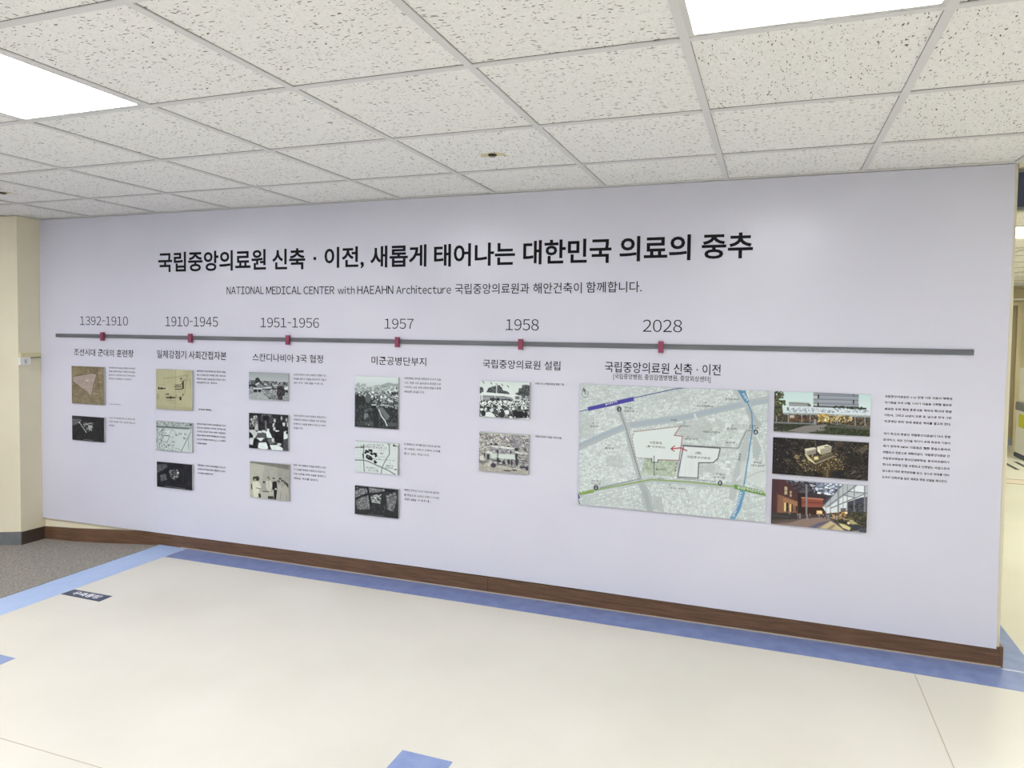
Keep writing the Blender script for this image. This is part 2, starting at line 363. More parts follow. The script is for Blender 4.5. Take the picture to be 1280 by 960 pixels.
# lights
def light(x0, x1, y0, y1, label, m=None):
    cx, cy = (x0+x1)/2, (y0+y1)/2; w2, d2 = (x1-x0)/2-.012, (y1-y0)/2-.012; r = .014
    e = empty('ceiling_light', (cx, cy, H), label, 'light', 'square light panels set in the ceiling grid')
    fr = boxes('frame', [(-w2, w2, -d2, -d2+r, .001, .03), (-w2, w2, d2-r, d2, .001, .03), (-w2, -w2+r, -d2+r, d2-r, .001, .03), (w2-r, w2, -d2+r, d2-r, .001, .03)], M['light_frame'], e)
    bm = bmesh.new(); box_bm(bm, -w2+r, w2-r, -d2+r, d2-r, .005, .02)
    dm = mesh_of(bm, 'diffuser'); obj('diffuser', dm, m or M['lamp'], e)
LL = {(0, 5): 'unseen square light panel added over the carpet, nearer the back', (4, 3): 'bright square light panel at the upper left of the ceiling', (8, 3): 'bright square light panel in the ceiling above the map poster',
      (0, 3): 'unseen square light panel added over the carpeted side', (12, 3): 'square light panel over the corridor opening',
      (-4, 7): 'unseen square light panel added at the back left corner',
      (0, 7): 'unseen square light panel added at the back over the carpet', (4, 7): 'unseen square light panel added at the back, left of centre',
      (8, 7): 'unseen square light panel added at the back, behind the map poster light', (12, 7): 'unseen square light panel added at the back right'}
for (i, j) in LIGHTS: light(xs[i+4], xs[i+5], ys[j+1], ys[j], LL[(i, j)])
CL = {(2, 4): 'corridor light panel just past the wall end', (5, 4): 'corridor light panel near the right wall', (2, 9): 'corridor light panel far down on the left',
      (5, 9): 'corridor light panel far down on the right', (5, 1): 'corridor light panel nearest the opening'}
for (i, j) in C_LIGHTS: light(cxs[i], cxs[i+1], cys[j], cys[j+1], CL[(i, j)], M['lamp_c'])

# sprinklers
def sprinkler(x, y, label):
    e = empty('ceiling_sprinkler', (x, y, H+TH), label, 'sprinkler', 'recessed ceiling sprinklers')
    prism('plaster_patch', [(-.055, -.012), (-.05, .03), (.05, .028), (.052, -.010), (.0, -.03)], 'z', -.0008, .0002, M['stain'], e)
    bm = bmesh.new(); bmesh.ops.create_cone(bm, cap_ends=True, segments=20, radius1=.019, radius2=.018, depth=.003, matrix=Matrix.Translation((0, 0, -.0022)))
    obj('hole_rim', mesh_of(bm), M['dark'], e)
    bm = bmesh.new()
    bmesh.ops.create_cone(bm, cap_ends=True, segments=16, radius1=.011, radius2=.008, depth=.006, matrix=Matrix.Translation((0, 0, -.005)))
    bmesh.ops.create_cone(bm, cap_ends=True, segments=16, radius1=.013, radius2=.013, depth=.0016, matrix=Matrix.Translation((0, 0, -.009)))
    obj('sprinkler_head', mesh_of(bm), M['steel'], e)
sprinkler(3.881, -.725, 'small recessed sprinkler in a stained ceiling tile above the title')
sprinkler(.869, -.725, 'small recessed sprinkler at the left edge over the carpet')

# ================================================================== WALL BITS AT THE LEFT
e = empty('cable_box', (.14, -.119, 1.198), 'small white plastic junction box on the side of the cream pillar', 'box')
box('housing', .0, .022, -.036, .036, -.027, .027, M['plastic'], e, .003)
box('socket', .022, .025, -.008, .006, -.016, .012, M['foam'], e, .001)
e = empty('cable_duct', (.14, -.07, 1.238), 'cream cable duct running from the white junction box to the banner', 'cable duct')
box('duct_cover', .0, .012, -.075, .068, -.014, .016, M['duct'], e, .002)
box('duct_lip', .0, .009, -.075, .068, -.017, -.0145, M['dark'], e)

# ================================================================== CORRIDOR THINGS
e = empty('hanging_sign', (6.85, .045, 1.995), 'dark navy panel under the ceiling beside the wall end', 'sign')
box('panel', -.848, .83, -.014, .014, .012, .160, M['navy_sign'], e, .003)
boxes('frame', [(-.850, .835, -.018, .018, .0, .012), (-.850, .835, -.018, .018, .160, .170)], M['sign_frame'], e)
for sx in (-.7, .7): box('hanger', sx-.01, sx+.01, -.006, .006, .170, .196, M['sign_frame'], e)
e = empty('corridor_cabinet', (8.10, 6.45, 0), 'white upright cabinet with yellow sticker standing in the corridor', 'cabinet')
box('base', -.20, .20, -.2, .2, 0, .05, M['navy'], e, .008)
box('body', -.19, .19, -.18, .2, .05, .60, M['plastic'], e, .01)
box('panel', -.197, .195, -.187, .205, .58, .68, M['grey_panel'], e, .003)
box('head', -.17, .19, -.16, .2, .60, 1.10, M['plastic'], e, .012)
box('display', -.12, .14, -.166, -.158, .80, 1.0, M['navy'], e, .002)
box('sticker', -.194, -.19, -.15, .08, .38, .54, M['yellow'], e)
box('sticker', -.17, -.09, -.184, -.18, .38, .54, M['yellow'], e)

# ================================================================== BANNER
BX = [.141, 1.18, 2.38, 3.58, 4.78, 5.990]
def bot(x):
    return float(np.interp(x, [.137, 1.5, 2.71, 3.72, 4.59, 5.33, 5.99], [.076, .083, .092, .096, .091, .088, .083]))
banner = empty('wall_banner', (0, 0, 0), 'large pale lilac timeline banner covering the long wall', 'banner')
for k in range(5):
    x0, x1 = BX[k], BX[k+1]; y = 0.0 if k % 2 == 0 else .0004
    x0 += -.0 if k == 0 else -.003 if k % 2 == 0 else 0; x1 += .0 if k == 4 else .003 if k % 2 == 0 else 0
    if k % 2 == 1: pass
    pts = [(x0, H-.006), (x0, bot(x0))] + [(x0+(x1-x0)*q/4, bot(x0+(x1-x0)*q/4)) for q in (1, 2, 3)] + [(x1, bot(x1))]
    pts += [(5.985, .7), (5.985, 1.1), (5.992, 1.9)] if k == 4 else []
    pts += [(x1, H-.006)]
    prism('sheet', pts, 'y', y, .0075+(.0003 if k % 2 else 0), M['banner'], banner)

TITLE = [('국립중앙의료원', [1.2315, 2.0903, 1.8024, 1.9306]), ('신축', [2.1368, 2.3774, 1.8016, 1.9286]), ('이전,', [2.5131, 2.7835, 1.7994, 1.9287]),
  ('새롭게', [2.8251, 3.188, 1.8024, 1.9269]), ('태어나는', [3.2349, 3.7176, 1.7992, 1.9247]), ('대한민국', [3.7639, 4.2431, 1.8009, 1.9285]),
  ('의료의', [4.2843, 4.6392, 1.8057, 1.9328]), ('중추', [4.6921, 4.931, 1.8095, 1.9334])]
SUB = [('NATIONAL', [1.7892, 2.0733, 1.6553, 1.7033]), ('MEDICAL', [2.0919, 2.3473, 1.653, 1.701]), ('CENTER', [2.3651, 2.5833, 1.6522, 1.6989]),
  ('with', [2.606, 2.722, 1.652, 1.6971]), ('HAEAHN', [2.7393, 2.9778, 1.651, 1.6982]), ('Architecture', [2.997, 3.3417, 1.65, 1.698]),
  ('국립중앙의료원과', [3.3661, 3.801, 1.647, 1.704]), ('해안건축이', [3.8236, 4.0895, 1.6468, 1.7043]), ('함께합니다.', [4.1134, 4.4015, 1.6501, 1.7065])]
YEARS = [('1392-1910', [0.527, 0.9652, 1.4523, 1.5127]), ('1910-1945', [1.2885, 1.7197, 1.4512, 1.514]), ('1951-1956', [2.0484, 2.4759, 1.4516, 1.5107]),
  ('1957', [2.9211, 3.11, 1.4518, 1.51]), ('1958', [3.6694, 3.857, 1.4512, 1.5115]), ('2028', [4.4112, 4.6058, 1.4508, 1.5129])]
HEADS = [('조선시대 군대의 훈련장', [0.4668, 1.0124, 1.2408, 1.2908]), ('일제강점기 사회간접자본', [1.2152, 1.7852, 1.2417, 1.295]),
  ('스칸디나비아 3국 협정', [1.9879, 2.5041, 1.2415, 1.2907]), ('미군공병단부지', [2.8371, 3.1913, 1.243, 1.2917]),
  ('국립중앙의료원 설립', [3.5376, 3.9804, 1.2430, 1.2911]), ('국립중앙의료원 신축 · 이전', [4.2198, 4.7957, 1.2418, 1.2973]),
  ('[국립중앙병원, 중앙감염병병원, 중앙외상센터]', [4.2639, 4.7488, 1.2042, 1.2371])]
def P_(x0, x1, zs, last, h, lines):
    return [(s, [x0, (last if (last and k == len(lines)-1) else x1), z, z+h]) for k, (s, z) in enumerate(zip(lines, zs))]
PARAS = [
 P_(.789, 1.0238, [1.1602, 1.1360, 1.1112, 1.0867], .9963, .0119, ['조선시대의 군사 훈련원은 동대문 안에 세워진', '군대의 훈련장이었다. 청계천과 광희문을', '남으로 두고 이간수문이 동으로 이어진 을지로', '중심의 훈련원이 되었다.']),
 P_(.7932, .8945, [.9132], None, .0109, ['도성도 (조선 후기)']),
 P_(.7866, 1.0216, [.8200, .7946, .7676], .8423, .0120, ['1910년 이후 훈련원을 공원으로 건축하고 대한', '의원과 동대문 시장이 을지로 중심으로', '세워졌다.']),
 P_(1.547, 1.7783, [1.1605, 1.1355, 1.1100, 1.0875], 1.7148, .0123, ['일제강점기 사회간접자본으로 공원과 의원을', '세우고 동대문 앞의 부지를 건축의 중심으로', '계획하여 일본의 필요를 담은 병원과 시장이', '되었다고 한다.']),
 P_(1.559, 1.666, [.9146], None, .0113, ['훈련원 계획도']),
 P_(1.545, 1.777, [.8202, .7956, .7715, .7463, .7212, .6942], 1.6294, .0123, ['훈련원 공원과 시장의 부지를 담은 도시', '지도이다. 을지로와 청계천, 동대문으로', '이어지는 도로와 건축이 새로이 세워지고', '사회의 변화와 환경의 변화를 담은 지도로서', '도시의 역사를 최대로 담고, 그 시대의', '변화를 대비한다.']),
 P_(1.5502, 1.776, [.5531, .5284, .5018], 1.6801, .0124, ['일제강점기 이후의 도시와 공원의 모습으로', '훈련원 부지 위에 건축이 세워지고 도로가', '이어진 모습이다.']),
 P_(2.294, 2.5258, [1.1620, 1.1365, 1.1123], 2.5118, .0121, ['스칸디나비아 3국의 의료진이 전쟁 이후', '병원을 세우고 의술을 담당하던 시절의', '도시 모습이다.']),
 P_(2.2942, 2.5254, [.9123, .8881, .8620, .8364], 2.364, .0121, ['스칸디나비아 3국의 대표와 대한민국이', '국립중앙의료원의 설립을 위한 협정을', '진행하고 의료를 함께하기로 한 시작의', '모습이다.']),
 P_(2.2944, 2.5263, [.6102, .5834, .5571, .5296], 2.4737, .0121, ['협정 이후 의료원의 건립을 진행하고 병원', '의 기관을 대표한 의료진의 모습이다.', '국민 건강을 위해 의술을 함께하고', '새로운 역사를 열었다.']),
 P_(3.0521, 3.284, [1.1642, 1.1388, 1.1144, 1.0883], 3.1843, .0127, ['미군공병단 부지와 대한민국 도시의 모습', '이다. 전쟁 이후 을지로와 동대문으로', '이어지는 도로 위에 시장과 병원이 함께', '세워진 모습이다.']),
 P_(3.0551, 3.285, [.7866, .7602, .7336], 3.2178, .0128, ['미 공병단의 부지를 담은 지도로 을지로', '와 의료원, 시장의 건축과 도로를', '담고 있는 지도이다.']),
 P_(3.057, 3.280, [.5236, .4947, .4704], 3.2303, .0128, ['공병단 부지와 도시의 모습이며 을지로', '를 중심으로 도로와 건축이 이어진', '모습이다.']),
 P_(3.8441, 4.0018, [1.1636], None, .0119, ['1958. 10. 2 국립의료원 설립 기념']),
 P_(3.8456, 3.9932, [.8804], None, .0119, ['국립의료원의 설립 시대 모습']),
]
BODY1 = P_(5.5182, 5.7850, [1.1658, 1.1377, 1.1089, 1.0805, 1.0524], None, .0118,
 ['국립중앙의료원은 6·25 전쟁 이후 의료의 혜택에', '허기졌을 우리 시절, 나아가 의술을 고취할 필요로', '세워진 우리 최대 공공의료 역사의 최고의 병원',
  '이면서, 그리고 60년이 흐른 후, 남으로 만약 그런', "'미공병단 부지' 위에 새로운 역사를 열고자 한다."])
BODY2 = P_(5.5177, 5.7843, [.9963, .9679, .9397, .9114, .8832, .8552, .8260, .7975], 5.779, .0118,
 ['국가 최고의 병원인 국립중앙의료원이 다시 한번', '도약하고, 국민 건강을 지키기 위해 최상위 기관이', '되기 위하여 NEW 의료원은 질환 중심으로서의',
  "최첨단의 전문으로 계획되었다. '국립중앙의료원 안", '국립중앙병원과 중앙감염병병원, 중앙외상센터가', '하나의 부지에 건립 수행되고 인정받는 사업으로서',
  '앞으로의 대한 환경변화를 담고, 앞으로 변화를 대비', "도시의 '신뢰성'을 담은 새로운 병원 모델을 제시한다."])
def glyph_set(items, weight, res):
    return [(q_latin if s.isascii() and s[0].isalnum() else q_text)(s, *b, weight=weight, res=res) for s, b in items]
sets = [('title_word', glyph_set([w_], .022, 3), 'ink_title', None) for w_ in TITLE] + [('subtitle_word', glyph_set([w_], .004, 3), 'ink', None) for w_ in SUB]
for it in YEARS: sets.append(('year_lettering', glyph_set([it], -.006, 3), 'ink', 'thin black year numerals ' + it[0]))
for it in HEADS: sets.append(('heading_lettering', glyph_set([it], .006, 2), 'ink', None))
for p in PARAS: sets.append(('caption_lettering', glyph_set(p, .012, 1), 'ink_soft', None))
sets.append(('paragraph_lettering', glyph_set(BODY1, .02, 1), 'ink_soft', None))
sets.append(('paragraph_lettering', glyph_set(BODY2, .02, 1), 'ink_soft', None))
# map lettering: (string, local fractional box on the map) queued here, used further down
MX0, MX1, MZ0, MZ1 = 4.0919, 5.0188, .5463, 1.1761
def mp(u, v):                                   # map crop pixels (861x960 view) -> wall x, z
    return hom_apply(MAPH, u, v)
def hom(src):
    A = []; dst = [(0, 1), (1, 1), (1, 0), (0, 0)]
    for (x, y), (u, v) in zip(src, dst):
        A.append([x, y, 1, 0, 0, 0, -u*x, -u*y, -u]); A.append([0, 0, 0, x, y, 1, -v*x, -v*y, -v])
    return np.linalg.svd(np.array(A))[2][-1].reshape(3, 3)
def hom_apply(Hm, x, y):
    p = Hm @ np.array([x, y, 1.0]); return p[0]/p[2], p[1]/p[2]
MAPH = hom([(47, 332), (831, 360), (817, 906), (43, 828)])
def mbox(u0, v0, u1, v1):
    a = hom_apply(MAPH, u0, v0); b = hom_apply(MAPH, u1, v1)
    W_, H_ = MX1-MX0, MZ1-MZ0
    return [a[0]*W_-W_/2, b[0]*W_-W_/2, min(a[1], b[1])*H_-H_/2, max(a[1], b[1])*H_-H_/2]
MAPTXT = [('이전부지', 336, 568, 386, 583), ('(舊 미공병단)', 324, 585, 400, 600), ('(現)', 526, 612, 551, 626), ('국립중앙의료원', 491, 628, 588, 645),
  ('지하 출구', 231, 424, 268, 436), ('도보 5분', 231, 438, 272, 449), ('청계천', 424, 477, 448, 486), ('을지로입구', 463, 500, 504, 511),
  ('동대문패션타운', 531, 417, 600, 429), ('광희문공원', 650, 388, 706, 399), ('국립중앙의료원', 556, 524, 628, 537), ('훈련원', 656, 511, 700, 522),
  ('방산시장', 483, 554, 540, 566), ('을지로', 652, 568, 692, 579), ('을지시장', 90, 502, 124, 512), ('충무로', 152, 592, 190, 604),
  ('훈련원공원', 362, 680, 410, 692), ('지하 출구', 97, 727, 136, 738), ('도보 5분', 97, 738, 136, 749), ('12번 출구', 600, 700, 648, 712), ('도보 1분', 603, 713, 650, 724),
  ('을지로', 372, 719, 396, 727), ('나이키 영업소', 421, 758, 487, 770), ('동대문', 770, 652, 802, 663), ('디자인 플라자', 757, 664, 812, 677), ('지하출구', 752, 500, 782, 508), ('도보 10분', 750, 507, 790, 518),
  ('1', 208, 431, 213, 441), ('4', 774, 525, 781, 538), ('1', 114, 753, 119, 764), ('3', 625, 735, 632, 748)]
msets = glyph_set([(s, mbox(a, b, c, d_)) for s, a, b, c, d_ in MAPTXT[:27]], .006, 1)
mwhite = glyph_set([(s, mbox(a, b, c, d_)) for s, a, b, c, d_ in MAPTXT[27:]], .03, 1)
def rotated(items):                             # (string, u0,v0,u1,v1 baseline ends, height px)
    return [(glyph_set([(s, [0, 1, 0, 1])], .01, 1)[0], a, b, c, d_, h) for s, a, b, c, d_, h in items]
mrot = rotated([('을지로4가역', 153, 421, 201, 409, 10), ('동대문역사문화공원역', 701, 766, 817, 789, 13), ('을지로4가역', 53, 780, 103, 770, 10),
                ('동대문역사문화공원역', 690, 884, 724, 783, 11), ('동대문역', 719, 371, 738, 402, 11)])
mgrey = rotated([('을지로', 712, 650, 718, 620, 8), ('동호로', 447, 697, 453, 655, 7)])
KX = hom([(526, 587), (716, 598), (716, 732), (528, 718)])
def kbox(u0, v0, u1, v1):
    a = hom_apply(KX, u0, v0); b = hom_apply(KX, u1, v1)
    return [a[0]*.2902-.1451, b[0]*.2902-.1451, min(a[1], b[1])*.1798-.0899, max(a[1], b[1])*.1798-.0899]
m2sets = glyph_set([(s, kbox(*b)) for s, b in (('DISTRICT ENGR CE', (553, 606, 664, 622)), ('Medical Nurse Dorm', (604, 660, 700, 673)), ('Black Mkts', (578, 697, 628, 708)), ('School', (658, 695, 693, 707)))], .01, 1)
FL = glyph_set([(s, b) for s, b in (('우', (.048, .094, .016, .060)), ('측', (.096, .142, .016, .060)), ('통', (.144, .190, .016, .060)), ('행', (.192, .238, .016, .060)))], .03, 2)
D3 = glyph_set([('HISTORIC AERIAL VIEW, SEOUL', [-.052, .052, -.078, -.068])], .01, 1)
G = flush_text()
def rot_piece(g, u0, v0, u1, v1, h):
    p, fs = g
    p0 = np.array(hom_apply(MAPH, u0, v0))*[MX1-MX0, MZ1-MZ0]-[(MX1-MX0)/2, (MZ1-MZ0)/2]
    p1 = np.array(hom_apply(MAPH, u1, v1))*[MX1-MX0, MZ1-MZ0]-[(MX1-MX0)/2, (MZ1-MZ0)/2]
    d_ = p1-p0; n_ = np.array([-d_[1], d_[0]])/np.linalg.norm(d_)*(h*.00115)
    return (p0 + p[:, :1]*d_ + p[:, 1:]*n_, fs)
def split_words(g, k):
    """cut a converted line into its words at the k widest gaps"""
    p, fs = g; gaps = []; iv = sorted((min(p[i][0] for i in f), max(p[i][0] for i in f)) for f in fs); end = iv[0][1]
    for a, b in iv[1:]:
        if a > end: gaps.append((a-end, (a+end)/2))
        end = max(end, b)
    cuts = sorted(c_ for _, c_ in sorted(gaps)[-k:]); out = []
    for lo, hi in zip([-1e9]+cuts, cuts+[1e9]):
        f2 = [f for f in fs if lo < p[f[0]][0] < hi]
        if f2:
            u = sorted({i for f in f2 for i in f}); r = {i: n for n, i in enumerate(u)}
            out.append((p[u], [tuple(r[i] for i in f) for f in f2]))
    return out
hk = 0; split_sets = []
for name, ids, mk, lb in sets:
    if name == 'heading_lettering':
        k = HEADS[hk][0].count(' '); hk += 1
        for w_ in (split_words(G[ids[0]], k) if k else [G[ids[0]]]): G.append(w_); split_sets.append(('heading_word', [len(G)-1], mk, lb))
    else: split_sets.append((name, ids, mk, lb))
sets = split_sets
for name, ids, mk, lb in sets:
    me = text_mesh([G[i] for i in ids], 'wall', -.0006)
    o = obj(name, me, M[mk], banner)
    if lb: o['label'] = lb
    if name in ('caption_lettering', 'paragraph_lettering'): o['kind'] = 'stuff'
bm = bmesh.new(); box_bm(bm, 2.436, 2.4545, -.0008, -.0002, 1.8555, 1.873)
obj('title_dot', mesh_of(bm), M['ink_title'], banner)
obj('lettering', text_mesh([G[i] for i in FL], 'floor', .0011), M['white_ink'], lab)['label'] = 'white lettering'

# timeline bar and its markers
tb = empty('timeline_bar', (3.08, 0, 1.379), 'long thin dark grey horizontal bar across the banner', 'bar')
box('bar', -2.7785, 2.7805, -.008, -.0004, -.0125, .0125, M['bar'], tb, .0006)
for k, (x, yr) in enumerate(((.752, '1392-1910'), (1.511, '1910-1945'), (2.264, '1951-1956'), (3.015, '1957'), (3.762, '1958'), (4.506, '2028'))):
    o = box('timeline_marker', -.0125, .0125, -.024, -.0084, -.029, .029, M['maroon'], None, .001)
    o.location = (x, 0, 1.3765)
    tag(o, ['leftmost', 'second from left', 'third from left', 'fourth from left', 'fifth from left', 'rightmost'][k] + ' maroon block on the timeline bar', 'marker', 'maroon blocks marking the years on the timeline')

# ================================================================== PRINTED PICTURES
class Art:
    """a small raster that becomes per-vertex colour on the print; drawn in view pixels through a homography"""
    def __init__(s, quad, x0, x1, z0, z1, ppm, base='808080', seed=1):
        s.Hm = hom(quad); s.dim = (x0, x1, z0, z1)
        s.w = max(8, int((x1-x0)*ppm)); s.h = max(8, int((z1-z0)*ppm))
        s.im = np.zeros((s.h, s.w, 3)); s.im[:] = s.c(base)
        s.X, s.Y = np.meshgrid(np.arange(s.w)+.5, np.arange(s.h)+.5); s.r = np.random.RandomState(seed)
    def c(s, c): return np.array([int(c[i:i+2], 16)/255 for i in (0, 2, 4)]) if isinstance(c, str) else np.array([c/255.]*3 if np.isscalar(c) else c)
    def p(s, pts):
        o = []
        for x, y in pts:
            u, v = hom_apply(s.Hm, x, y); o.append((u*s.w, (1-v)*s.h))
        return o
    def blend(s, m, c, a=1.0):
        m = np.clip(m, 0, 1)[..., None]*a; s.im = s.im*(1-m)+s.c(c)*m
    def mask(s, pts):
        """anti-aliased polygon mask"""
        acc = np.zeros((s.h, s.w)); P = s.p(pts); x0, x1, y0, y1 = s.bb(P, 1)
        if x1 <= x0 or y1 <= y0: return acc
        for ox, oy in ((-.25, -.25), (.25, -.25), (-.25, .25), (.25, .25)):
            X = s.X[y0:y1, x0:x1]+ox; Y = s.Y[y0:y1, x0:x1]+oy; ins = np.zeros(X.shape, bool)
            for i in range(len(P)):
                (ax, ay), (bx, by) = P[i], P[(i+1) % len(P)]
                if ay == by: continue
                ins ^= ((ay > Y) != (by > Y)) & (X < (bx-ax)*(Y-ay)/(by-ay)+ax)
            acc[y0:y1, x0:x1] += ins*.25
        return acc
    def poly(s, pts, c, a=1.0): s.blend(s.mask(pts), c, a)
    def rect(s, x0, y0, x1, y1, c, a=1.0): s.poly([(x0, y0), (x1, y0), (x1, y1), (x0, y1)], c, a)
    def bb(s, P, pad):
        return (max(0, int(min(p[0] for p in P))-pad), min(s.w, int(max(p[0] for p in P))+pad+1),
                max(0, int(min(p[1] for p in P))-pad), min(s.h, int(max(p[1] for p in P))+pad+1))
    def stroke(s, pts, w, c, a):
        P = s.p(pts); X0, X1, Y0, Y1 = s.bb(P, int(w)+2)
        if X1 <= X0 or Y1 <= Y0: return
        X = s.X[Y0:Y1, X0:X1]; Y = s.Y[Y0:Y1, X0:X1]; d = np.full(X.shape, 1e9)
        for (x1, y1), (x2, y2) in zip(P[:-1], P[1:]):
            dx, dy = x2-x1, y2-y1; t = np.clip(((X-x1)*dx+(Y-y1)*dy)/(dx*dx+dy*dy+1e-9), 0, 1)
            d = np.minimum(d, np.hypot(X-x1-t*dx, Y-y1-t*dy))
        m = np.clip(w/2+.5-d, 0, 1)[..., None]*a; V = s.im[Y0:Y1, X0:X1]; s.im[Y0:Y1, X0:X1] = V*(1-m)+s.c(c)*m
    def line(s, pts, w, c, a=1.0, dash=None):
        """w in raster pixels"""
        if dash:
            P = pts; out = []
            for (x1, y1), (x2, y2) in zip(P[:-1], P[1:]):
                L = math.hypot(x2-x1, y2-y1); n = max(1, int(L/dash))
                for k in range(n): out.append([(x1+(x2-x1)*k/n, y1+(y2-y1)*k/n), (x1+(x2-x1)*(k+.55)/n, y1+(y2-y1)*(k+.55)/n)])
            for q in out: s.stroke(q, w, c, a)
        else: s.stroke(pts, w, c, a)
    def ell(s, x, y, rx, ry, c, a=1.0):
        (cx, cy), (ex, _), (_, ey) = s.p([(x, y), (x+rx, y), (x, y+ry)])
        rx, ry = max(.6, abs(ex-cx)), max(.6, abs(ey-cy))
        X0, X1, Y0, Y1 = s.bb([(cx-rx, cy-ry), (cx+rx, cy+ry)], 2)
        if X1 <= X0 or Y1 <= Y0: return
        m = np.clip((1-np.hypot((s.X[Y0:Y1, X0:X1]-cx)/rx, (s.Y[Y0:Y1, X0:X1]-cy)/ry))*min(rx, ry)+.5, 0, 1)[..., None]*a
        V = s.im[Y0:Y1, X0:X1]; s.im[Y0:Y1, X0:X1] = V*(1-m)+s.c(c)*m
    def noise(s, cell, amp, m=None, seed=None, ax=1.0):
        gh, gw = int(s.h/cell)+3, int(s.w/(cell*ax))+3; g = s.r.rand(gh, gw)
        y = s.Y/cell; x = s.X/(cell*ax); yi = y.astype(int); xi = x.astype(int); fy = y-yi; fx = x-xi
        v = (g[yi, xi]*(1-fx)+g[yi, xi+1]*fx)*(1-fy)+(g[yi+1, xi]*(1-fx)+g[yi+1, xi+1]*fx)*fy
        v = (v-.5)*2*amp
        if m is not None: v = v*m
        s.im = s.im+v[..., None]; return v
    def specks(s, region, n, cols, rmin, rmax, ax=1.0, a=1.0):
        """many small boxes or dabs inside a polygon (view px)"""
        xs_ = [p[0] for p in region]; ys_ = [p[1] for p in region]; m = s.mask(region)
        for _ in range(n):
            x = s.r.uniform(min(xs_), max(xs_)); y = s.r.uniform(min(ys_), max(ys_))
            (cx, cy), = s.p([(x, y)]); ix, iy = int(cx), int(cy)
            if not (0 <= ix < s.w and 0 <= iy < s.h) or m[iy, ix] < .5: continue
            rw = s.r.uniform(rmin, rmax)*ax; rh = s.r.uniform(rmin, rmax)
            x0, x1 = max(0, int(round(cx-rw))), min(s.w, max(int(round(cx-rw))+1, int(round(cx+rw))))
            y0, y1 = max(0, int(round(cy-rh))), min(s.h, max(int(round(cy-rh))+1, int(round(cy+rh))))
            s.im[y0:y1, x0:x1] = s.im[y0:y1, x0:x1]*(1-a)+s.c(cols[s.r.randint(len(cols))])*a
    def grad(s, pts, c0, c1):
        m = s.mask(pts); ys_ = np.where(m.max(1) > 0)[0]
        if len(ys_) == 0: return
        t = np.clip((s.Y-ys_[0])/max(1, ys_[-1]-ys_[0]), 0, 1)[..., None]
        s.im = s.im*(1-m[..., None])+(s.c(c0)*(1-t)+s.c(c1)*t)*m[..., None]
    def build(s, name, label, cat, group=None, tint=None, depth=.013):
        x0, x1, z0, z1 = s.dim; W_, H_ = x1-x0, z1-z0
        e = empty(name, ((x0+x1)/2, 0, (z0+z1)/2), label, cat, group)
        box('foam_board', -W_/2, W_/2, -depth, -.0006, -H_/2, H_/2, M['foam'], e)
        w_, h_ = s.w, s.h
        gx, gy = np.meshgrid(np.linspace(-W_/2, W_/2, w_), np.linspace(H_/2, -H_/2, h_))
        co = np.stack([gx, np.full_like(gx, -depth-.0004), gy], -1).reshape(-1, 3)
        idx = np.arange(w_*h_).reshape(h_, w_)
        q = np.stack([idx[:-1, :-1], idx[1:, :-1], idx[1:, 1:], idx[:-1, 1:]], -1).reshape(-1)
        me = bpy.data.meshes.new('print'); nf = (w_-1)*(h_-1)
        me.vertices.add(w_*h_); me.vertices.foreach_set('co', co.ravel())
        me.loops.add(nf*4); me.loops.foreach_set('vertex_index', q)
        me.polygons.add(nf); me.polygons.foreach_set('loop_start', np.arange(0, nf*4, 4)); me.polygons.foreach_set('loop_total', np.full(nf, 4))
        me.update(); me.validate()
        im = np.clip(s.im, 0.01, .97); l_ = np.where(im <= .04045, im/12.92, ((im+.055)/1.055)**2.4)
        at = me.color_attributes.new('Col', 'FLOAT_COLOR', 'POINT')
        at.data.foreach_set('color', np.concatenate([l_, np.ones((h_, w_, 1))], -1).reshape(-1).astype(np.float32))
        obj('print', me, M['print'], e)
        return e
GP = 'mounted prints on the timeline banner'
# --- column 1: brown old map
A = Art([(75, 75), (645, 92), (650, 752), (85, 720)], .4586, .7600, .9107, 1.1694, 420, '83785f', 1)
A.noise(14, .05); A.noise(5, .04); A.noise(3, .03, ax=3)
for x in (150, 250, 330, 420, 500, 600): A.line([(x, 80), (x+6, 740)], 1.2, '6e6350', .35)
for y in (150, 240, 330, 420, 520, 620): A.line([(80, y-10), (650, y)], 1.2, '6a5f4d', .25)
A.poly([(80, 90), (230, 120), (240, 200), (120, 250), (80, 240)], '8f8a66', .45)
A.poly([(100, 270), (430, 208), (512, 222), (455, 400), (418, 605), (340, 510), (220, 430), (110, 340)], 'a99a92', .95)
m_ = A.mask([(100, 270), (430, 208), (512, 222), (455, 400), (418, 605), (340, 510), (220, 430), (110, 340)]); A.noise(2.5, .06, m_)
A.line([(100, 260), (420, 205), (515, 218), (455, 420), (415, 605)], 1.3, '5c5044', .6); A.line([(415, 605), (330, 510), (215, 430), (105, 345)], 1.3, '5c5044', .5)
A.ell(350, 330, 25, 18, 'c9bdb4', .8); A.line([(220, 270), (200, 360)], 2, '8a8690', .5)
A.line([(520, 90), (535, 350), (560, 520), (600, 740)], 2.2, '5b5340', .75)
A.line([(460, 400), (520, 330), (600, 250)], 1.5, '655a44', .5)
for x, y, w_ in ((535, 195, 70), (550, 353, 60), (470, 552, 70)): A.rect(x, y-6, x+w_, y+6, 'b5a98a', .8)
A.ell(510, 578, 14, 9, '7c4a3a', .7)
for x, y in ((260, 95), (370, 95), (190, 470), (175, 600)): A.ell(x, y, 10, 8, '5a4a38', .6)
A.line([(150, 620), (150, 700)], 2, '8a7440', .6)
A.build('picture_panel', 'old brown city map print with a pale triangular area, top left of the pictures', 'picture', GP)

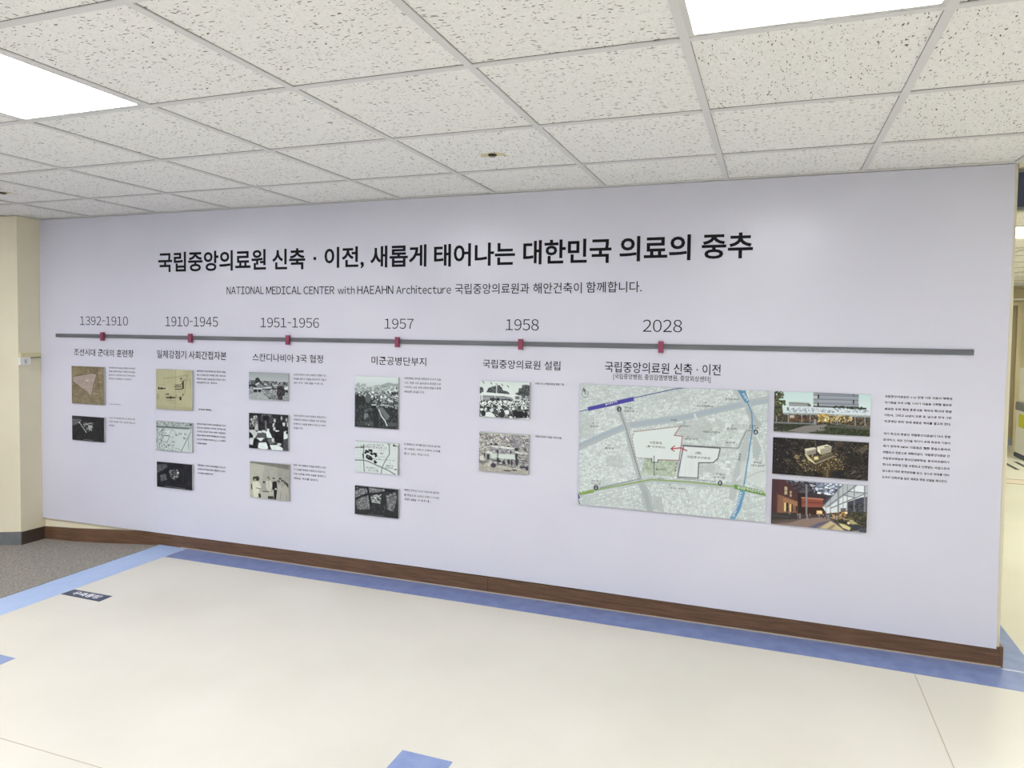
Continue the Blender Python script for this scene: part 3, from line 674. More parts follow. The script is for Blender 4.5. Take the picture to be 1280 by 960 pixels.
# --- dark aerial 1
A = Art([(85, 62), (640, 92), (645, 512), (95, 470)], .4577, .7570, .6566, .8252, 420, '262629', 2)
A.noise(10, .03); A.noise(2.5, .035)
A.poly([(90, 120), (240, 122), (255, 155), (190, 200), (95, 245)], '66676a', .9); A.noise(2, .12, A.mask([(90, 120), (240, 122), (255, 155), (190, 200), (95, 245)]))
A.poly([(95, 70), (250, 85), (250, 110), (95, 110)], '3c3d42', .8)
A.line([(212, 175), (330, 342)], 2.6, 'b8bab8', .95); A.ell(215, 180, 14, 14, 'c8c8c4', .9)
A.line([(285, 215), (425, 188)], 3, 'a9b3ae', .9); A.line([(290, 200), (300, 225)], 2, '9aa29c', .8)
A.specks([(280, 185), (470, 185), (440, 310), (340, 360)], 120, ['c4ccc6', '8b948e', '3a3d3c', '5e645f'], .5, 1.4)
A.specks([(370, 230), (440, 240), (430, 310), (380, 310)], 40, ['d0d6d0', '9aa59c'], .8, 1.8)
for k in range(5): A.line([(440+k*40, 200+k*12), (470+k*40, 460)], 1, '34363a', .5)
A.line([(580, 280), (600, 400)], 1.5, '4a5048', .6)
A.line([(290, 463), (445, 476)], 1.6, '9a9a98', .8)
A.build('picture_panel', 'small dark aerial photo print below the brown map, with a pale diagonal streak', 'picture', GP)

# --- column 2: yellowed building plan
A = Art([(68, 70), (655, 92), (655, 742), (72, 712)], 1.2203, 1.5210, .9098, 1.1706, 420, 'b3b28f', 3)
A.noise(18, .035); A.noise(3, .02)
A.poly([(70, 72), (380, 85), (390, 735), (72, 712)], 'aaa988', .25); A.line([(388, 85), (385, 730)], 1.5, '8f8e70', .7)
A.poly([(72, 660), (655, 690), (655, 742), (72, 712)], 'a09c80', .5)
A.line([(190, 225), (400, 205), (585, 168), (545, 330), (540, 420), (505, 510)], 1.3, '77765c', .8); A.line([(200, 230), (205, 340)], 1, '8f8e70', .6)
D = '26261c'
A.rect(105, 376, 225, 396, D, .95); A.rect(105, 360, 122, 400, D, .9); A.rect(150, 366, 172, 402, D, .9)
for y in (330, 360, 396): A.rect(380, y-6, 485, y+6, D, .95)
A.rect(365, 352, 382, 366, D, .8)
A.rect(495, 268, 522, 390, D, .97); A.rect(480, 300, 500, 318, D, .8); A.rect(480, 380, 500, 395, D, .8); A.line([(500, 262), (550, 250)], 1.3, D, .8)
A.line([(475, 210), (475, 280)], 1.5, D, .8); A.line([(455, 228), (497, 226)], 2, D, .8)
A.rect(225, 470, 282, 486, D, .9); A.rect(232, 520, 385, 542, D, .9); A.rect(296, 508, 318, 554, D, .95); A.rect(450, 515, 482, 572, D, .95)
A.line([(385, 530), (450, 528)], 1, D, .5); A.rect(498, 470, 512, 500, D, .8); A.ell(398, 500, 9, 9, D, .6)
A.line([(232, 570), (385, 585)], 1.2, '7a785c', .8); A.line([(240, 600), (460, 640)], 1, '8a886c', .6); A.rect(85, 470, 120, 560, '8a8a70', .5)
A.line([(620, 230), (625, 380)], 1.2, '77765c', .8); A.line([(120, 320), (210, 330)], 1, '77765c', .6)
A.build('picture_panel', 'yellowed building plan print with black bars, second picture column at the top', 'picture', GP)

# --- grey sketch map
A = Art([(68, 70), (655, 100), (655, 572), (75, 535)], 1.2178, 1.5180, .6377, .8288, 420, 'c6d2cf', 4)
A.noise(16, .02)
G0 = '6b7474'
A.poly([(68, 70), (655, 100), (655, 160), (68, 150)], 'a9b3b1', .9)
A.specks([(68, 70), (600, 95), (600, 150), (68, 150)], 260, ['6f7877', '98a3a1', 'c6d2cf', '555d5d'], .5, 1.5)
A.line([(70, 165), (600, 185)], 5.5, '6a7373', .95); A.line([(70, 158), (600, 176)], 1, '4e5656', .8); A.line([(600, 105), (600, 190)], 2, '8f9a99', .9)
A.rect(615, 108, 650, 145, '3f4646', .85); A.rect(600, 165, 655, 190, '808b8a', .8)
A.specks([(70, 190), (230, 200), (190, 380), (75, 400)], 240, ['8c9796', '6d7777', 'b2bdbb', '9da8a6'], .5, 1.7)
A.specks([(75, 400), (200, 390), (300, 500), (470, 560), (75, 535)], 420, ['8c9796', '5f6969', 'b2bdbb', '9da8a6'], .5, 1.7)
for q in ([(170, 215), (340, 210), (380, 240)], [(190, 200), (180, 350)], [(270, 380), (300, 260), (340, 215)], [(265, 390), (290, 330), (350, 320), (340, 350)], [(90, 190), (95, 540)], [(320, 380), (300, 450), (270, 470)], [(380, 250), (400, 300)]): A.line(q, 1.2, G0, .75)
A.line([(205, 302), (285, 305)], 2.4, '4b5353', .9); A.ell(230, 265, 8, 8, '3b4242', .8)
for x, y in ((460, 275), (545, 280), (400, 290), (535, 340), (350, 455), (360, 400), (280, 455), (240, 400)): A.specks([(x-22, y-16), (x+22, y-16), (x+22, y+16), (x-22, y+16)], 16, ['4d5656', '7a8484'], .5, 1.1)
A.line([(630, 245), (478, 552)], 2, '555e5e', .9); A.line([(632, 190), (630, 245)], 1.2, '555e5e', .7)
A.line([(595, 340), (595, 520)], 2, G0, .8, 26); A.line([(625, 300), (625, 540)], 1, G0, .5)
A.line([(330, 490), (470, 520)], 1.3, G0, .8); A.line([(75, 535), (655, 572)], 2, '7a8281', .7)
A.build('picture_panel', 'pale grey-green street sketch map print below the yellowed plan', 'picture', GP)

# --- dark aerial 2
A = Art([(78, 65), (655, 118), (660, 522), (82, 466)], 1.2214, 1.5180, .3940, .5608, 420, '1f2026', 5)
A.noise(9, .035); A.noise(2.2, .035)
P1 = [(85, 120), (240, 108), (252, 160), (180, 205), (85, 250)]; A.poly(P1, '5b5d62', .9); A.noise(1.8, .12, A.mask(P1))
for k in range(3): A.line([(85, 150+k*30), (250, 115+k*24)], 1, '34363a', .7)
P2 = [(135, 280), (232, 262), (250, 355), (150, 382)]; A.poly(P2, '62646a', .9); A.noise(1.8, .12, A.mask(P2)); A.line([(185, 270), (200, 370)], 1, '34363a', .7)
A.specks([(285, 205), (440, 190), (430, 330), (370, 360), (310, 320)], 220, ['6a6a6c', '8f9092', '45464a', '38393c', 'a8a8a6'], .5, 1.3)
A.poly([(285, 210), (330, 205), (320, 290), (295, 280)], '7c7a72', .6)
A.ell(427, 245, 17, 17, 'd8dad8', .95); A.ell(415, 205, 12, 10, 'a8aaa8', .8); A.ell(385, 305, 14, 10, 'a6a8a4', .8)
for k in range(5): A.line([(470+k*35, 180), (500+k*32, 480)], 1, '30323a', .6)
A.line([(560, 250), (640, 330)], 1, '4a4d55', .5)
A.line([(210, 458), (540, 492)], 1.6, '8a8c8c', .85); A.rect(300, 480, 380, 492, '0f1014', .8)
A.build('picture_panel', 'small dark aerial photo print, lowest in the second column, with a bright spot', 'picture', GP)

# --- column 3: houses
A = Art([(105, 100), (1115, 135), (1120, 850), (110, 790)], 1.9706, 2.2630, 1.0061, 1.1735, 440, '8d9496', 6)
A.grad([(105, 100), (1120, 135), (1120, 370), (105, 340)], '9aa2a5', 'b4bbbc')
A.poly([(105, 300), (260, 320), (450, 320), (720, 350), (1120, 370), (1120, 520), (105, 520)], '5c6062', .95)
A.specks([(105, 300), (260, 320), (450, 320), (720, 350), (1120, 370), (1120, 500), (105, 500)], 420, ['3c3f42', '787d7f', 'a7acad', '55595b', '4a4e50'], .6, 2.0, 1.5)
A.poly([(105, 420), (300, 410), (300, 490), (105, 490)], '26272b', .9)
A.ell(330, 320, 60, 75, '2c2f31'); A.ell(290, 340, 30, 40, '34373a'); A.ell(375, 345, 35, 45, '2c2f31')
A.specks([(105, 480), (800, 520), (800, 850), (105, 800)], 260, ['8f9697', 'b3b9b9', '777d7f'], .6, 2)
A.poly([(110, 680), (260, 630), (620, 640), (830, 720), (830, 840), (110, 790)], 'a5abac', .95); A.noise(4, .06, A.mask([(110, 680), (260, 630), (620, 640), (830, 720), (830, 840), (110, 790)]))
A.poly([(310, 420), (400, 370), (490, 430), (490, 520), (310, 520)], '7c8183'); A.line([(288, 425), (365, 378)], 3.4, 'd3d8d8'); A.line([(390, 368), (495, 440)], 3, '2a2c2f')
A.poly([(490, 430), (640, 440), (680, 500), (500, 510)], '83888a'); A.rect(495, 408, 580, 430, 'c4caca', .9); A.rect(500, 440, 540, 470, '2e3134')
A.line([(230, 520), (430, 525), (680, 495)], 3.4, 'ced3d3', .95); A.rect(235, 545, 325, 612, '202226'); A.rect(345, 545, 415, 612, '26282c'); A.rect(450, 525, 680, 575, '2b2d31', .9)
A.rect(740, 430, 850, 460, 'd0d5d5', .9); A.rect(700, 515, 810, 545, '1f2125', .9); A.rect(760, 470, 840, 510, 'a9afaf', .8); A.line([(640, 590), (805, 575)], 3, 'c8cdcd', .9); A.rect(495, 615, 560, 640, 'cdd2d2', .8)
A.specks([(430, 560), (830, 560), (830, 820), (600, 800)], 160, ['4d5153', 'b9bfbf', '6c7173', '85898b'], .6, 1.7, 1.4)
A.line([(640, 700), (800, 690)], 2, '5f6466', .8); A.rect(625, 760, 800, 785, '3a3d40', .6)
for x, y, r in ((930, 560, 95), (900, 650, 80), (960, 670, 80), (920, 740, 70), (1000, 600, 50), (870, 520, 50)): A.ell(x, y, r, r*1.05, '2e2d30')
A.specks([(830, 450), (1040, 480), (1040, 800), (840, 800)], 130, ['232327', '45454a', '5b5a5e', '38292c'], .6, 1.4)
A.poly([(1010, 500), (1040, 478), (1118, 478), (1118, 555), (1030, 550)], 'd2d8d8'); A.poly([(1040, 565), (1118, 565), (1118, 640), (1060, 620)], '232529')
A.poly([(1040, 660), (1118, 640), (1118, 850), (940, 840)], '9aa0a0', .8); A.specks([(1000, 700), (1118, 680), (1118, 830), (960, 820)], 40, ['4a4d4f', 'c0c5c5'], .6, 1.6)
A.build('picture_panel', 'black and white photo print of low houses with pale roofs, top of the third column', 'picture', GP)

# --- meeting
A = Art([(85, 85), (880, 115), (885, 855), (95, 800)], 1.9709, 2.2640, .7009, .9201, 440, '26252b', 7)
A.noise(5, .04)
A.poly([(330, 120), (560, 130), (560, 300), (330, 260)], '49484e', .8); A.specks([(330, 100), (560, 110), (560, 200), (330, 200)], 70, ['7d7c82', '35343a', '59585e'], .8, 2)
W = 'dfe9e6'
A.poly([(130, 200), (260, 190), (280, 330), (150, 300)], '8e9391', .9); A.ell(200, 175, 24, 30, 'b9bfbc'); A.ell(240, 165, 20, 28, 'a4aaa7'); A.ell(165, 290, 25, 30, 'b4bab7'); A.ell(130, 300, 30, 40, '1c1c20')
A.specks([(120, 150), (280, 150), (280, 400), (120, 400)], 90, ['c9cfcc', '4a4b4f', '2b2b30', '9aa09d'], .7, 2)
A.poly([(220, 330), (270, 330), (280, 440), (200, 440)], 'c3cac7', .9)
A.ell(430, 260, 60, 90, '28272d'); A.ell(430, 180, 70, 40, '17171b'); A.poly([(410, 290), (440, 290), (445, 420), (420, 420)], '8f9592', .8); A.ell(425, 265, 20, 26, '6e7371')
A.ell(605, 235, 24, 42, 'bfc4c2'); A.poly([(570, 300), (610, 280), (590, 350), (560, 370)], 'd6dcda'); A.poly([(610, 290), (760, 260), (780, 450), (600, 400)], '222127')
A.ell(745, 185, 20, 42, 'aab0ad'); A.ell(845, 215, 22, 40, 'a4a9a7'); A.poly([(760, 280), (820, 270), (810, 350), (775, 340)], 'cfd6d3'); A.poly([(850, 270), (880, 270), (880, 370), (855, 350)], 'c4cbc8')
A.poly([(95, 430), (200, 430), (270, 490), (220, 600), (95, 700)], 'cbd3d0', .95); A.poly([(95, 470), (140, 500), (180, 560), (150, 640), (95, 600)], '17171b')
A.poly([(260, 500), (410, 480), (430, 600), (330, 680), (240, 600)], '55585a'); A.poly([(260, 455), (420, 450), (330, 490), (270, 490)], W)
A.poly([(430, 470), (480, 420), (530, 520), (560, 590), (450, 590)], W); A.ell(475, 425, 28, 25, 'd8dedb'); A.poly([(360, 430), (430, 440), (440, 500), (340, 470)], 'd4dbd8')
A.ell(600, 400, 24, 42, 'bac0bd'); A.poly([(620, 430), (700, 440), (660, 550), (640, 500)], W); A.poly([(600, 470), (780, 440), (790, 680), (620, 660)], '18171c')
A.poly([(790, 460), (850, 440), (880, 560), (830, 680), (790, 600)], 'd9e2df'); A.ell(855, 480, 20, 24, '1c1c20'); A.poly([(780, 620), (885, 590), (885, 860), (790, 830)], '4c4d52')
A.poly([(120, 590), (190, 600), (170, 740), (95, 720)], 'd2dad7'); A.poly([(200, 590), (280, 620), (230, 740), (180, 720)], '17171b')
A.poly([(290, 690), (440, 680), (480, 800), (440, 830), (270, 800)], W); A.poly([(240, 595), (400, 590), (330, 660)], 'dbe3e0'); A.poly([(110, 760), (280, 780), (270, 810), (120, 800)], '17171b')
A.poly([(460, 620), (560, 600), (640, 690), (510, 720)], '6b6e70'); A.poly([(510, 735), (680, 730), (780, 800), (770, 845), (550, 830)], W); A.ell(700, 715, 45, 22, 'cfd5d2'); A.ell(575, 630, 26, 40, 'c6ccc9')
A.noise(2.2, .06)
A.build('picture_panel', 'black and white photo print of men signing papers at a table', 'picture', GP)

# --- group photo
A = Art([(98, 78), (893, 135), (893, 865), (105, 805)], 1.9773, 2.2722, .3927, .6166, 440, 'a4a59c', 8)
A.grad([(98, 78), (893, 135), (893, 865), (105, 805)], 'a3a49b', 'a7a89e')
A.poly([(98, 100), (400, 150), (300, 800), (105, 805)], 'c2c4b2', .5); A.poly([(650, 140), (893, 140), (893, 865), (700, 860)], '8d8d88', .4)
A.poly([(98, 78), (893, 135), (893, 240), (700, 200), (480, 165), (98, 108)], '77776f', .95); A.noise(6, .02)
for x, y in ((205, 430), (255, 425)): A.ell(x, y, 42, 48, '33332c')
A.ell(210, 455, 22, 30, '9c9b8a'); A.poly([(165, 490), (270, 480), (335, 600), (300, 640), (270, 800), (185, 800), (150, 600)], 'd6d8c4'); A.poly([(125, 540), (150, 540), (160, 660), (135, 640)], '33332c', .9); A.line([(240, 615), (320, 630)], 2, '5a5a50')
A.poly([(275, 720), (330, 740), (370, 810), (290, 800)], '1f1f1e')
A.ell(392, 500, 27, 25, '33332f'); A.ell(395, 530, 20, 25, '9a998c'); A.poly([(350, 570), (430, 560), (450, 670), (350, 670)], '9fa098')
A.ell(480, 400, 24, 18, '44443f'); A.ell(490, 425, 22, 28, '8c8b80'); A.poly([(425, 470), (530, 460), (560, 570), (500, 690), (440, 620)], 'c9cabd'); A.line([(480, 470), (490, 640)], 1.5, '8b8b82')
A.poly([(320, 680), (590, 690), (590, 830), (330, 810)], 'b4b4a8'); A.line([(370, 680), (490, 682)], 2.5, '4a4a44'); A.rect(470, 770, 580, 825, '2a2a28', .9)
A.ell(587, 415, 24, 18, '2c2c2a'); A.ell(587, 440, 18, 26, 'a3a295'); A.poly([(560, 480), (640, 470), (655, 610), (630, 830), (590, 830), (590, 640), (555, 640)], '18181a'); A.ell(625, 625, 22, 20, 'b8b8ac')
for x, y, tx in ((680, 490, 690), (712, 440, 730), (765, 480, 770), (815, 520, 815)):
    A.ell(x, y-12, 28, 28, '3c3c38'); A.ell(x, y+12, 18, 24, '9b9a8e')
A.poly([(660, 550), (730, 540), (740, 650), (720, 850), (640, 840), (650, 650)], 'aeaea4'); A.poly([(740, 600), (800, 545), (860, 560), (880, 700), (860, 865), (730, 850)], 'aaaaa0'); A.poly([(790, 460), (870, 520), (875, 600), (840, 560)], '2f2f2c', .9)
A.line([(715, 680), (712, 840)], 1.5, '6b6b64', .8); A.line([(840, 740), (840, 850)], 1.5, '6b6b64', .8); A.noise(2.2, .02)
A.build('picture_panel', 'sepia group photo print of people in pale clothes, lowest of the third column', 'picture', GP)

# --- column 4: city
A = Art([(65, 70), (750, 85), (750, 892), (68, 858)], 2.7341, 3.0222, .8768, 1.1741, 460, '3b3f40', 9)
A.grad([(65, 70), (750, 85), (750, 300), (65, 300)], 'd3dfdd', 'c0cccb')
A.poly([(380, 220), (480, 205), (590, 165), (680, 185), (750, 180), (750, 330), (380, 330)], '99a5a5'); A.poly([(65, 230), (110, 180), (145, 180), (145, 230), (180, 190), (238, 188), (240, 235), (330, 250), (390, 210), (450, 210), (450, 330), (65, 340)], 'a0abab')
A.specks([(70, 230), (750, 220), (750, 340), (70, 350)], 330, ['b9c4c3', '8a9595', 'cdd8d6', '7a8585'], .7, 2.4)
A.specks([(65, 320), (750, 300), (750, 480), (65, 400)], 650, ['dfe8e6', '6f7878', '99a2a2', '484e4f', 'b8c2c1', '5d6566'], .7, 2.4, 1.5)
A.rect(690, 235, 735, 300, 'd5dedd'); A.rect(708, 240, 732, 275, '4b5152'); A.rect(640, 315, 745, 345, '2e3233', .9)
A.poly([(65, 370), (120, 350), (150, 400), (190, 370), (230, 400), (340, 430), (430, 500), (750, 540), (750, 892), (68, 858)], '33373a')
A.specks([(65, 380), (340, 430), (750, 480), (750, 880), (68, 858)], 600, ['2a2d2f', '3f4446', '4b5052', '24272a'], .8, 3)
for x, y, rx, ry in ((120, 450, 45, 80), (200, 450, 32, 75), (275, 410, 45, 75)): A.ell(x, y, rx, ry, '2b2f30' if x < 250 else '5b6263')
A.poly([(340, 470), (480, 420), (600, 430), (740, 420), (740, 520), (400, 530)], '5a6061', .7); A.specks([(340, 450), (740, 400), (740, 560), (380, 540)], 160, ['8e9696', '3c4142', 'b6bebe', '4f5556'], .7, 2.3, 1.7)
A.line([(590, 435), (655, 460)], 4, 'd8e0df', .95); A.line([(610, 400), (750, 435)], 3, '2a2e2f'); A.line([(640, 395), (750, 430)], 1.6, 'c8d0cf')
A.line([(335, 515), (400, 518)], 3.2, 'ccd4d3'); A.line([(470, 518), (600, 522)], 2.6, 'b4bcbb'); A.rect(335, 525, 405, 565, '1b1d1f')
A.poly([(410, 560), (500, 550), (620, 690), (575, 750), (530, 720)], '6c7374'); A.poly([(435, 580), (450, 575), (585, 790), (570, 850), (545, 800), (470, 670)], '24272a')
A.line([(445, 590), (490, 690), (545, 760), (572, 830)], 4, 'd4dcdb', .95); A.specks([(440, 600), (500, 680), (580, 800), (540, 800)], 14, ['2a2d2f'], .8, 1.4)
A.poly([(215, 650), (275, 645), (285, 690), (215, 745)], '7d8485', .9); A.poly([(230, 590), (270, 575), (270, 620), (215, 630)], '5f6566', .8); A.poly([(295, 570), (330, 560), (345, 620)], '6a7071', .7)
A.rect(220, 780, 360, 830, '565b5d', .8); A.rect(590, 785, 730, 840, '5b6062', .8); A.ell(292, 828, 8, 8, 'd4dcdb', .9); A.rect(365, 590, 440, 860, '25282a', .7)
A.build('picture_panel', 'tall black and white city photo print with hills, top of the fourth column', 'picture', GP)

# --- small line map
A = Art([(98, 98), (1115, 150), (1115, 878), (105, 805)], 2.7364, 3.0255, .6142, .7940, 460, 'd2dcdb', 10)
A.noise(8, .015); L1 = '6d7779'; 
for y in (220, 340, 420, 500, 620, 700, 770): A.line([(100, y-10), (300, y)], 1, 'b4c0bf', .8)
for x in (160, 230): A.line([(x, 100), (x, 810)], 1, 'b4c0bf', .8)
for y in (250, 300, 480): A.line([(900, y), (1110, y+8)], 1, 'b4c0bf', .8)
A.line([(100, 268), (140, 252), (305, 250)], 2.6, L1); A.line([(245, 250), (310, 250)], 3.5, '4a5254'); A.line([(305, 180), (303, 520), (325, 820)], 2.8, L1); A.line([(290, 400), (300, 490)], 3.6, '2a2f31')
A.line([(100, 545), (310, 545)], 2.8, L1); A.line([(310, 545), (400, 565), (640, 670), (735, 705), (880, 770), (1050, 868)], 2.8, L1)
A.line([(868, 150), (895, 200), (900, 400), (840, 490), (740, 690), (710, 850)], 2.6, L1); A.line([(920, 150), (895, 200)], 2, L1)
A.line([(1113, 230), (1105, 878)], 3.4, L1); A.line([(1020, 195), (1110, 215)], 2.2, L1); A.poly([(985, 160), (1040, 190), (1050, 212), (985, 215)], '121517')
for x, y in ((370, 320), (400, 345), (350, 375), (480, 325), (440, 320), (480, 405), (500, 395), (540, 385), (570, 400), (600, 435), (385, 440), (385, 485), (450, 465), (470, 480), (470, 530), (495, 510), (430, 500), (570, 570), (585, 590)):
    A.specks([(x-22, y-20), (x+22, y-20), (x+22, y+20), (x-22, y+20)], 6, ['0f1214', '1a1e20', '0f1214', '3a4042'], .9, 2.2, 1.3)
A.poly([(535, 555), (600, 565), (590, 605), (560, 590)], '121517'); A.rect(1012, 738, 1072, 758, '101315'); A.ell(912, 600, 9, 9, '22272a'); A.line([(640, 470), (790, 455)], 1.4, '98a2a2'); A.line([(640, 310), (800, 315)], 1.2, 'a8b2b2')
for x0_, x1_, y in ((370, 760, 185), (415, 640, 778), (820, 1000, 660), (680, 760, 375)): A.specks([(x0_, y-16), (x1_, y-12), (x1_, y+20), (x0_, y+16)], 46, ['a2acac', '8f9999'], .5, 1.2)
A.line([(98, 98), (1115, 150)], 1.6, '9aa4a4', .7)
kmap = A.build('picture_panel', 'pale line map print with black building blocks and dark road lines', 'picture', GP)
o_ = obj('map_lettering', text_mesh([G[i] for i in m2sets], 'wall', -.0139), M['ink_soft'], kmap); o_['kind'] = 'stuff'; o_['label'] = 'grey map lettering'

# --- dark aerial 3
A = Art([(95, 90), (1115, 180), (1110, 845), (100, 745)], 2.7368, 3.0270, .3619, .5311, 440, '303134', 11)
A.noise(8, .03); A.noise(2.5, .04)
def blk(P, c='74777a'):
    A.poly(P, c, .95); A.specks(P, 260, ['55585b', '95989a', '6a6d70', 'a9acac', '44474a'], .6, 1.5)
blk([(110, 230), (200, 180), (385, 165), (395, 270), (290, 300), (110, 375)]); blk([(420, 150), (790, 190), (780, 235), (620, 245), (450, 285)], '6c6f72')
blk([(130, 440), (260, 360), (415, 335), (460, 560), (455, 625), (190, 660), (160, 620)], '6e7174'); blk([(830, 330), (1040, 250), (1080, 330), (1050, 480), (1000, 680), (850, 660)], '6c6f72')
A.poly([(800, 180), (1030, 195), (1025, 250), (800, 235)], '1e2028'); A.line([(110, 415), (290, 320), (450, 290), (800, 245)], 4, '26282a'); A.line([(390, 140), (430, 300), (470, 560)], 5, '1f2124')
A.poly([(470, 330), (640, 300), (720, 380), (700, 470), (660, 500), (520, 480), (470, 420)], '6f7472', .8)
for q in ([(480, 370), (560, 360), (570, 420)], [(490, 400), (560, 440), (500, 450)], [(600, 340), (680, 330), (710, 300)], [(590, 370), (610, 440), (680, 470)], [(640, 350), (700, 400)], [(500, 470), (600, 480)], [(620, 480), (690, 500)], [(540, 330), (620, 310)]): A.line(q, 2.2, 'cfd6d3', .9)
A.ell(580, 370, 20, 20, 'dfe5e2', .9); A.ell(510, 390, 20, 16, '26282a', .8); A.ell(650, 410, 22, 16, '2b2d2f', .8)
A.poly([(720, 290), (820, 300), (840, 480), (860, 640), (1000, 690), (1110, 700), (1110, 845), (100, 745), (110, 640), (450, 640), (480, 560), (700, 520)], '303133', .85)
A.specks([(480, 560), (840, 500), (860, 700), (480, 720)], 60, ['404245', '26282b', '4b4d50'], .8, 2); A.ell(155, 150, 22, 14, '9a9da0', .8); A.ell(790, 600, 8, 8, '8a8c8e', .8)
A.line([(405, 748), (770, 782)], 2.2, 'b4b6b6', .35)
k3 = A.build('picture_panel', 'dark aerial photo print of city blocks, lowest of the fourth column', 'picture', GP)

# --- column 5: crowd
A = Art([(75, 95), (1070, 120), (1065, 860), (70, 810)], 3.5269, 3.8150, .9776, 1.1743, 460, 'd5e0dd', 12)
A.grad([(75, 95), (1070, 120), (1070, 400), (75, 380)], 'd2dfdb', 'dfe8e5')
for q in ([(210, 315), (260, 235), (340, 215), (380, 200), (450, 185), (500, 230), (530, 285), (600, 300), (670, 345), (670, 370), (210, 340)], [(770, 345), (840, 320), (860, 250), (900, 240), (930, 185), (1000, 170), (1068, 185), (1068, 420), (880, 410)], [(75, 230), (110, 225), (145, 270), (135, 320), (75, 340)]):
    A.poly(q, '4a5052'); A.specks(q, 180, ['3a4042', '5f6668', '6f7678', '32373a'], .8, 2.2)
for x, y in ((150, 130), (305, 150), (410, 170), (520, 180), (635, 205)): A.line([(x-12, y-15), (x+12, y+15)], 2, '3c4244', .85)
A.line([(410, 180), (410, 340)], 2, 'e9f1ee')
A.poly([(80, 370), (130, 320), (600, 355), (900, 385), (900, 430), (700, 420), (130, 385), (80, 400)], 'dfe9e6'); A.poly([(90, 385), (560, 400), (720, 430), (740, 520), (90, 500)], '6f7678')
A.grad([(130, 400), (560, 410), (720, 430), (720, 470), (130, 470)], '7f8688', 'a8afb0'); A.poly([(780, 400), (880, 400), (880, 460), (780, 460)], '6a7173'); A.rect(865, 395, 885, 490, 'e6efec'); A.rect(110, 370, 130, 480, 'e6efec'); A.rect(372, 390, 384, 490, 'd0d9d6')
A.specks([(880, 400), (1065, 400), (1065, 560), (900, 540)], 110, ['3a3f42', 'b9c0bf', '55595c', '777d7f'], .8, 2.2)
A.specks([(280, 440), (740, 470), (740, 520), (280, 510)], 200, ['1f2225', '3a3d42', '6b7073', '2b2e31'], .8, 2.2)
reg = [(75, 490), (1065, 500), (1065, 860), (70, 810)]
A.poly(reg, '8d9493'); A.specks([(75, 490), (1065, 500), (1065, 640), (75, 620)], 1000, ['e8f0ed', 'dde6e3', '3a3e41', 'c2cac8', '1f2226', 'eef5f2', '6c7274'], .8, 2.2)
A.specks([(75, 600), (1065, 620), (1065, 860), (70, 810)], 700, ['26282c', '3b3e42', '4b4d51', 'dfe7e4', '85898a', '33353a'], 1.2, 3.6)
A.poly([(190, 720), (300, 710), (380, 790), (380, 825), (190, 805)], 'e3ece9'); A.ell(620, 715, 45, 45, 'e4ece9'); A.ell(120, 670, 36, 26, 'e4ece9'); A.ell(310, 680, 40, 26, 'd6dedb')
A.ell(840, 740, 110, 85, '2a272c'); A.poly([(780, 660), (900, 650), (950, 700), (820, 700)], '8b9192', .6); A.ell(510, 770, 60, 60, '35333a'); A.ell(400, 720, 50, 50, '4e5256'); A.ell(985, 760, 50, 50, '2a2b30'); A.ell(150, 740, 45, 60, '303337')
A.poly([(900, 850), (1065, 820), (1065, 860)], 'e3ece9')
A.build('picture_panel', 'black and white photo print of an outdoor crowd before a stage', 'picture', GP)

# --- aerial of the site
A = Art([(65, 68), (1022, 112), (1015, 880), (52, 805)], 3.5266, 3.8148, .6797, .8931, 460, '9c9b99', 13)
A.grad([(65, 68), (1022, 112), (1020, 230), (62, 180)], 'b4bcb2', '98978f')
A.specks([(62, 110), (1022, 140), (1020, 400), (60, 400)], 1700, ['c9c9c3', '83837f', '6b6b70', 'b3b1a8', '9a98a0', 'dad8d0', '77777f'], .6, 2.2, 1.6)
A.poly([(680, 120), (900, 130), (900, 330), (760, 420), (680, 250)], '85858f', .45)
A.specks([(60, 380), (1020, 400), (1015, 880), (55, 805)], 1300, ['a8a8a2', '7a7a7e', 'c4c4bd', '66666d', '93938f'], .7, 2.6, 1.6)
A.poly([(60, 680), (400, 700), (1015, 800), (1015, 880), (52, 805)], 'b5b3a6', .7); A.poly([(60, 600), (200, 640), (200, 660), (60, 660)], '6e6e69', .8)
A.poly([(290, 320), (480, 345), (740, 360), (740, 390), (480, 375), (300, 345)], 'dfe6e2'); A.poly([(290, 360), (740, 395), (740, 470), (330, 470)], 'a3a4a6'); A.specks([(290, 360), (740, 395), (740, 470), (330, 470)], 70, ['c3c6c6', '7b7b82', '8d8d92'], 1, 2.6, 1.4)
A.poly([(440, 480), (750, 490), (755, 585), (460, 590), (430, 540)], 'cfdbd6'); A.poly([(270, 470), (400, 480), (400, 560), (290, 560)], 'cad5d0'); A.poly([(210, 430), (320, 440), (320, 480), (210, 470)], 'd8d9d2'); A.poly([(80, 520), (150, 520), (150, 600), (75, 600)], 'd3d4cd')
A.poly([(740, 440), (900, 430), (1010, 450), (1000, 475), (760, 470)], 'dcdfda'); A.line([(460, 575), (750, 590)], 2, '6a7076', .8, 60); A.line([(290, 630), (240, 700)], 6, 'c9cac2')
for x, y, rx, ry in ((235, 540, 25, 55), (165, 500, 14, 34), (415, 435, 20, 40), (665, 450, 16, 32), (775, 520, 26, 60), (785, 630, 30, 80), (420, 600, 26, 45), (335, 700, 50, 45), (535, 640, 28, 34), (630, 640, 26, 50), (685, 650, 20, 45), (455, 620, 24, 24), (390, 300, 36, 18), (290, 300, 24, 20), (620, 335, 40, 12), (780, 390, 40, 30), (945, 400, 36, 26), (900, 720, 60, 30), (985, 750, 30, 50), (600, 800, 80, 12), (740, 790, 50, 16)): A.ell(x, y, rx, ry, '34343f', .9)
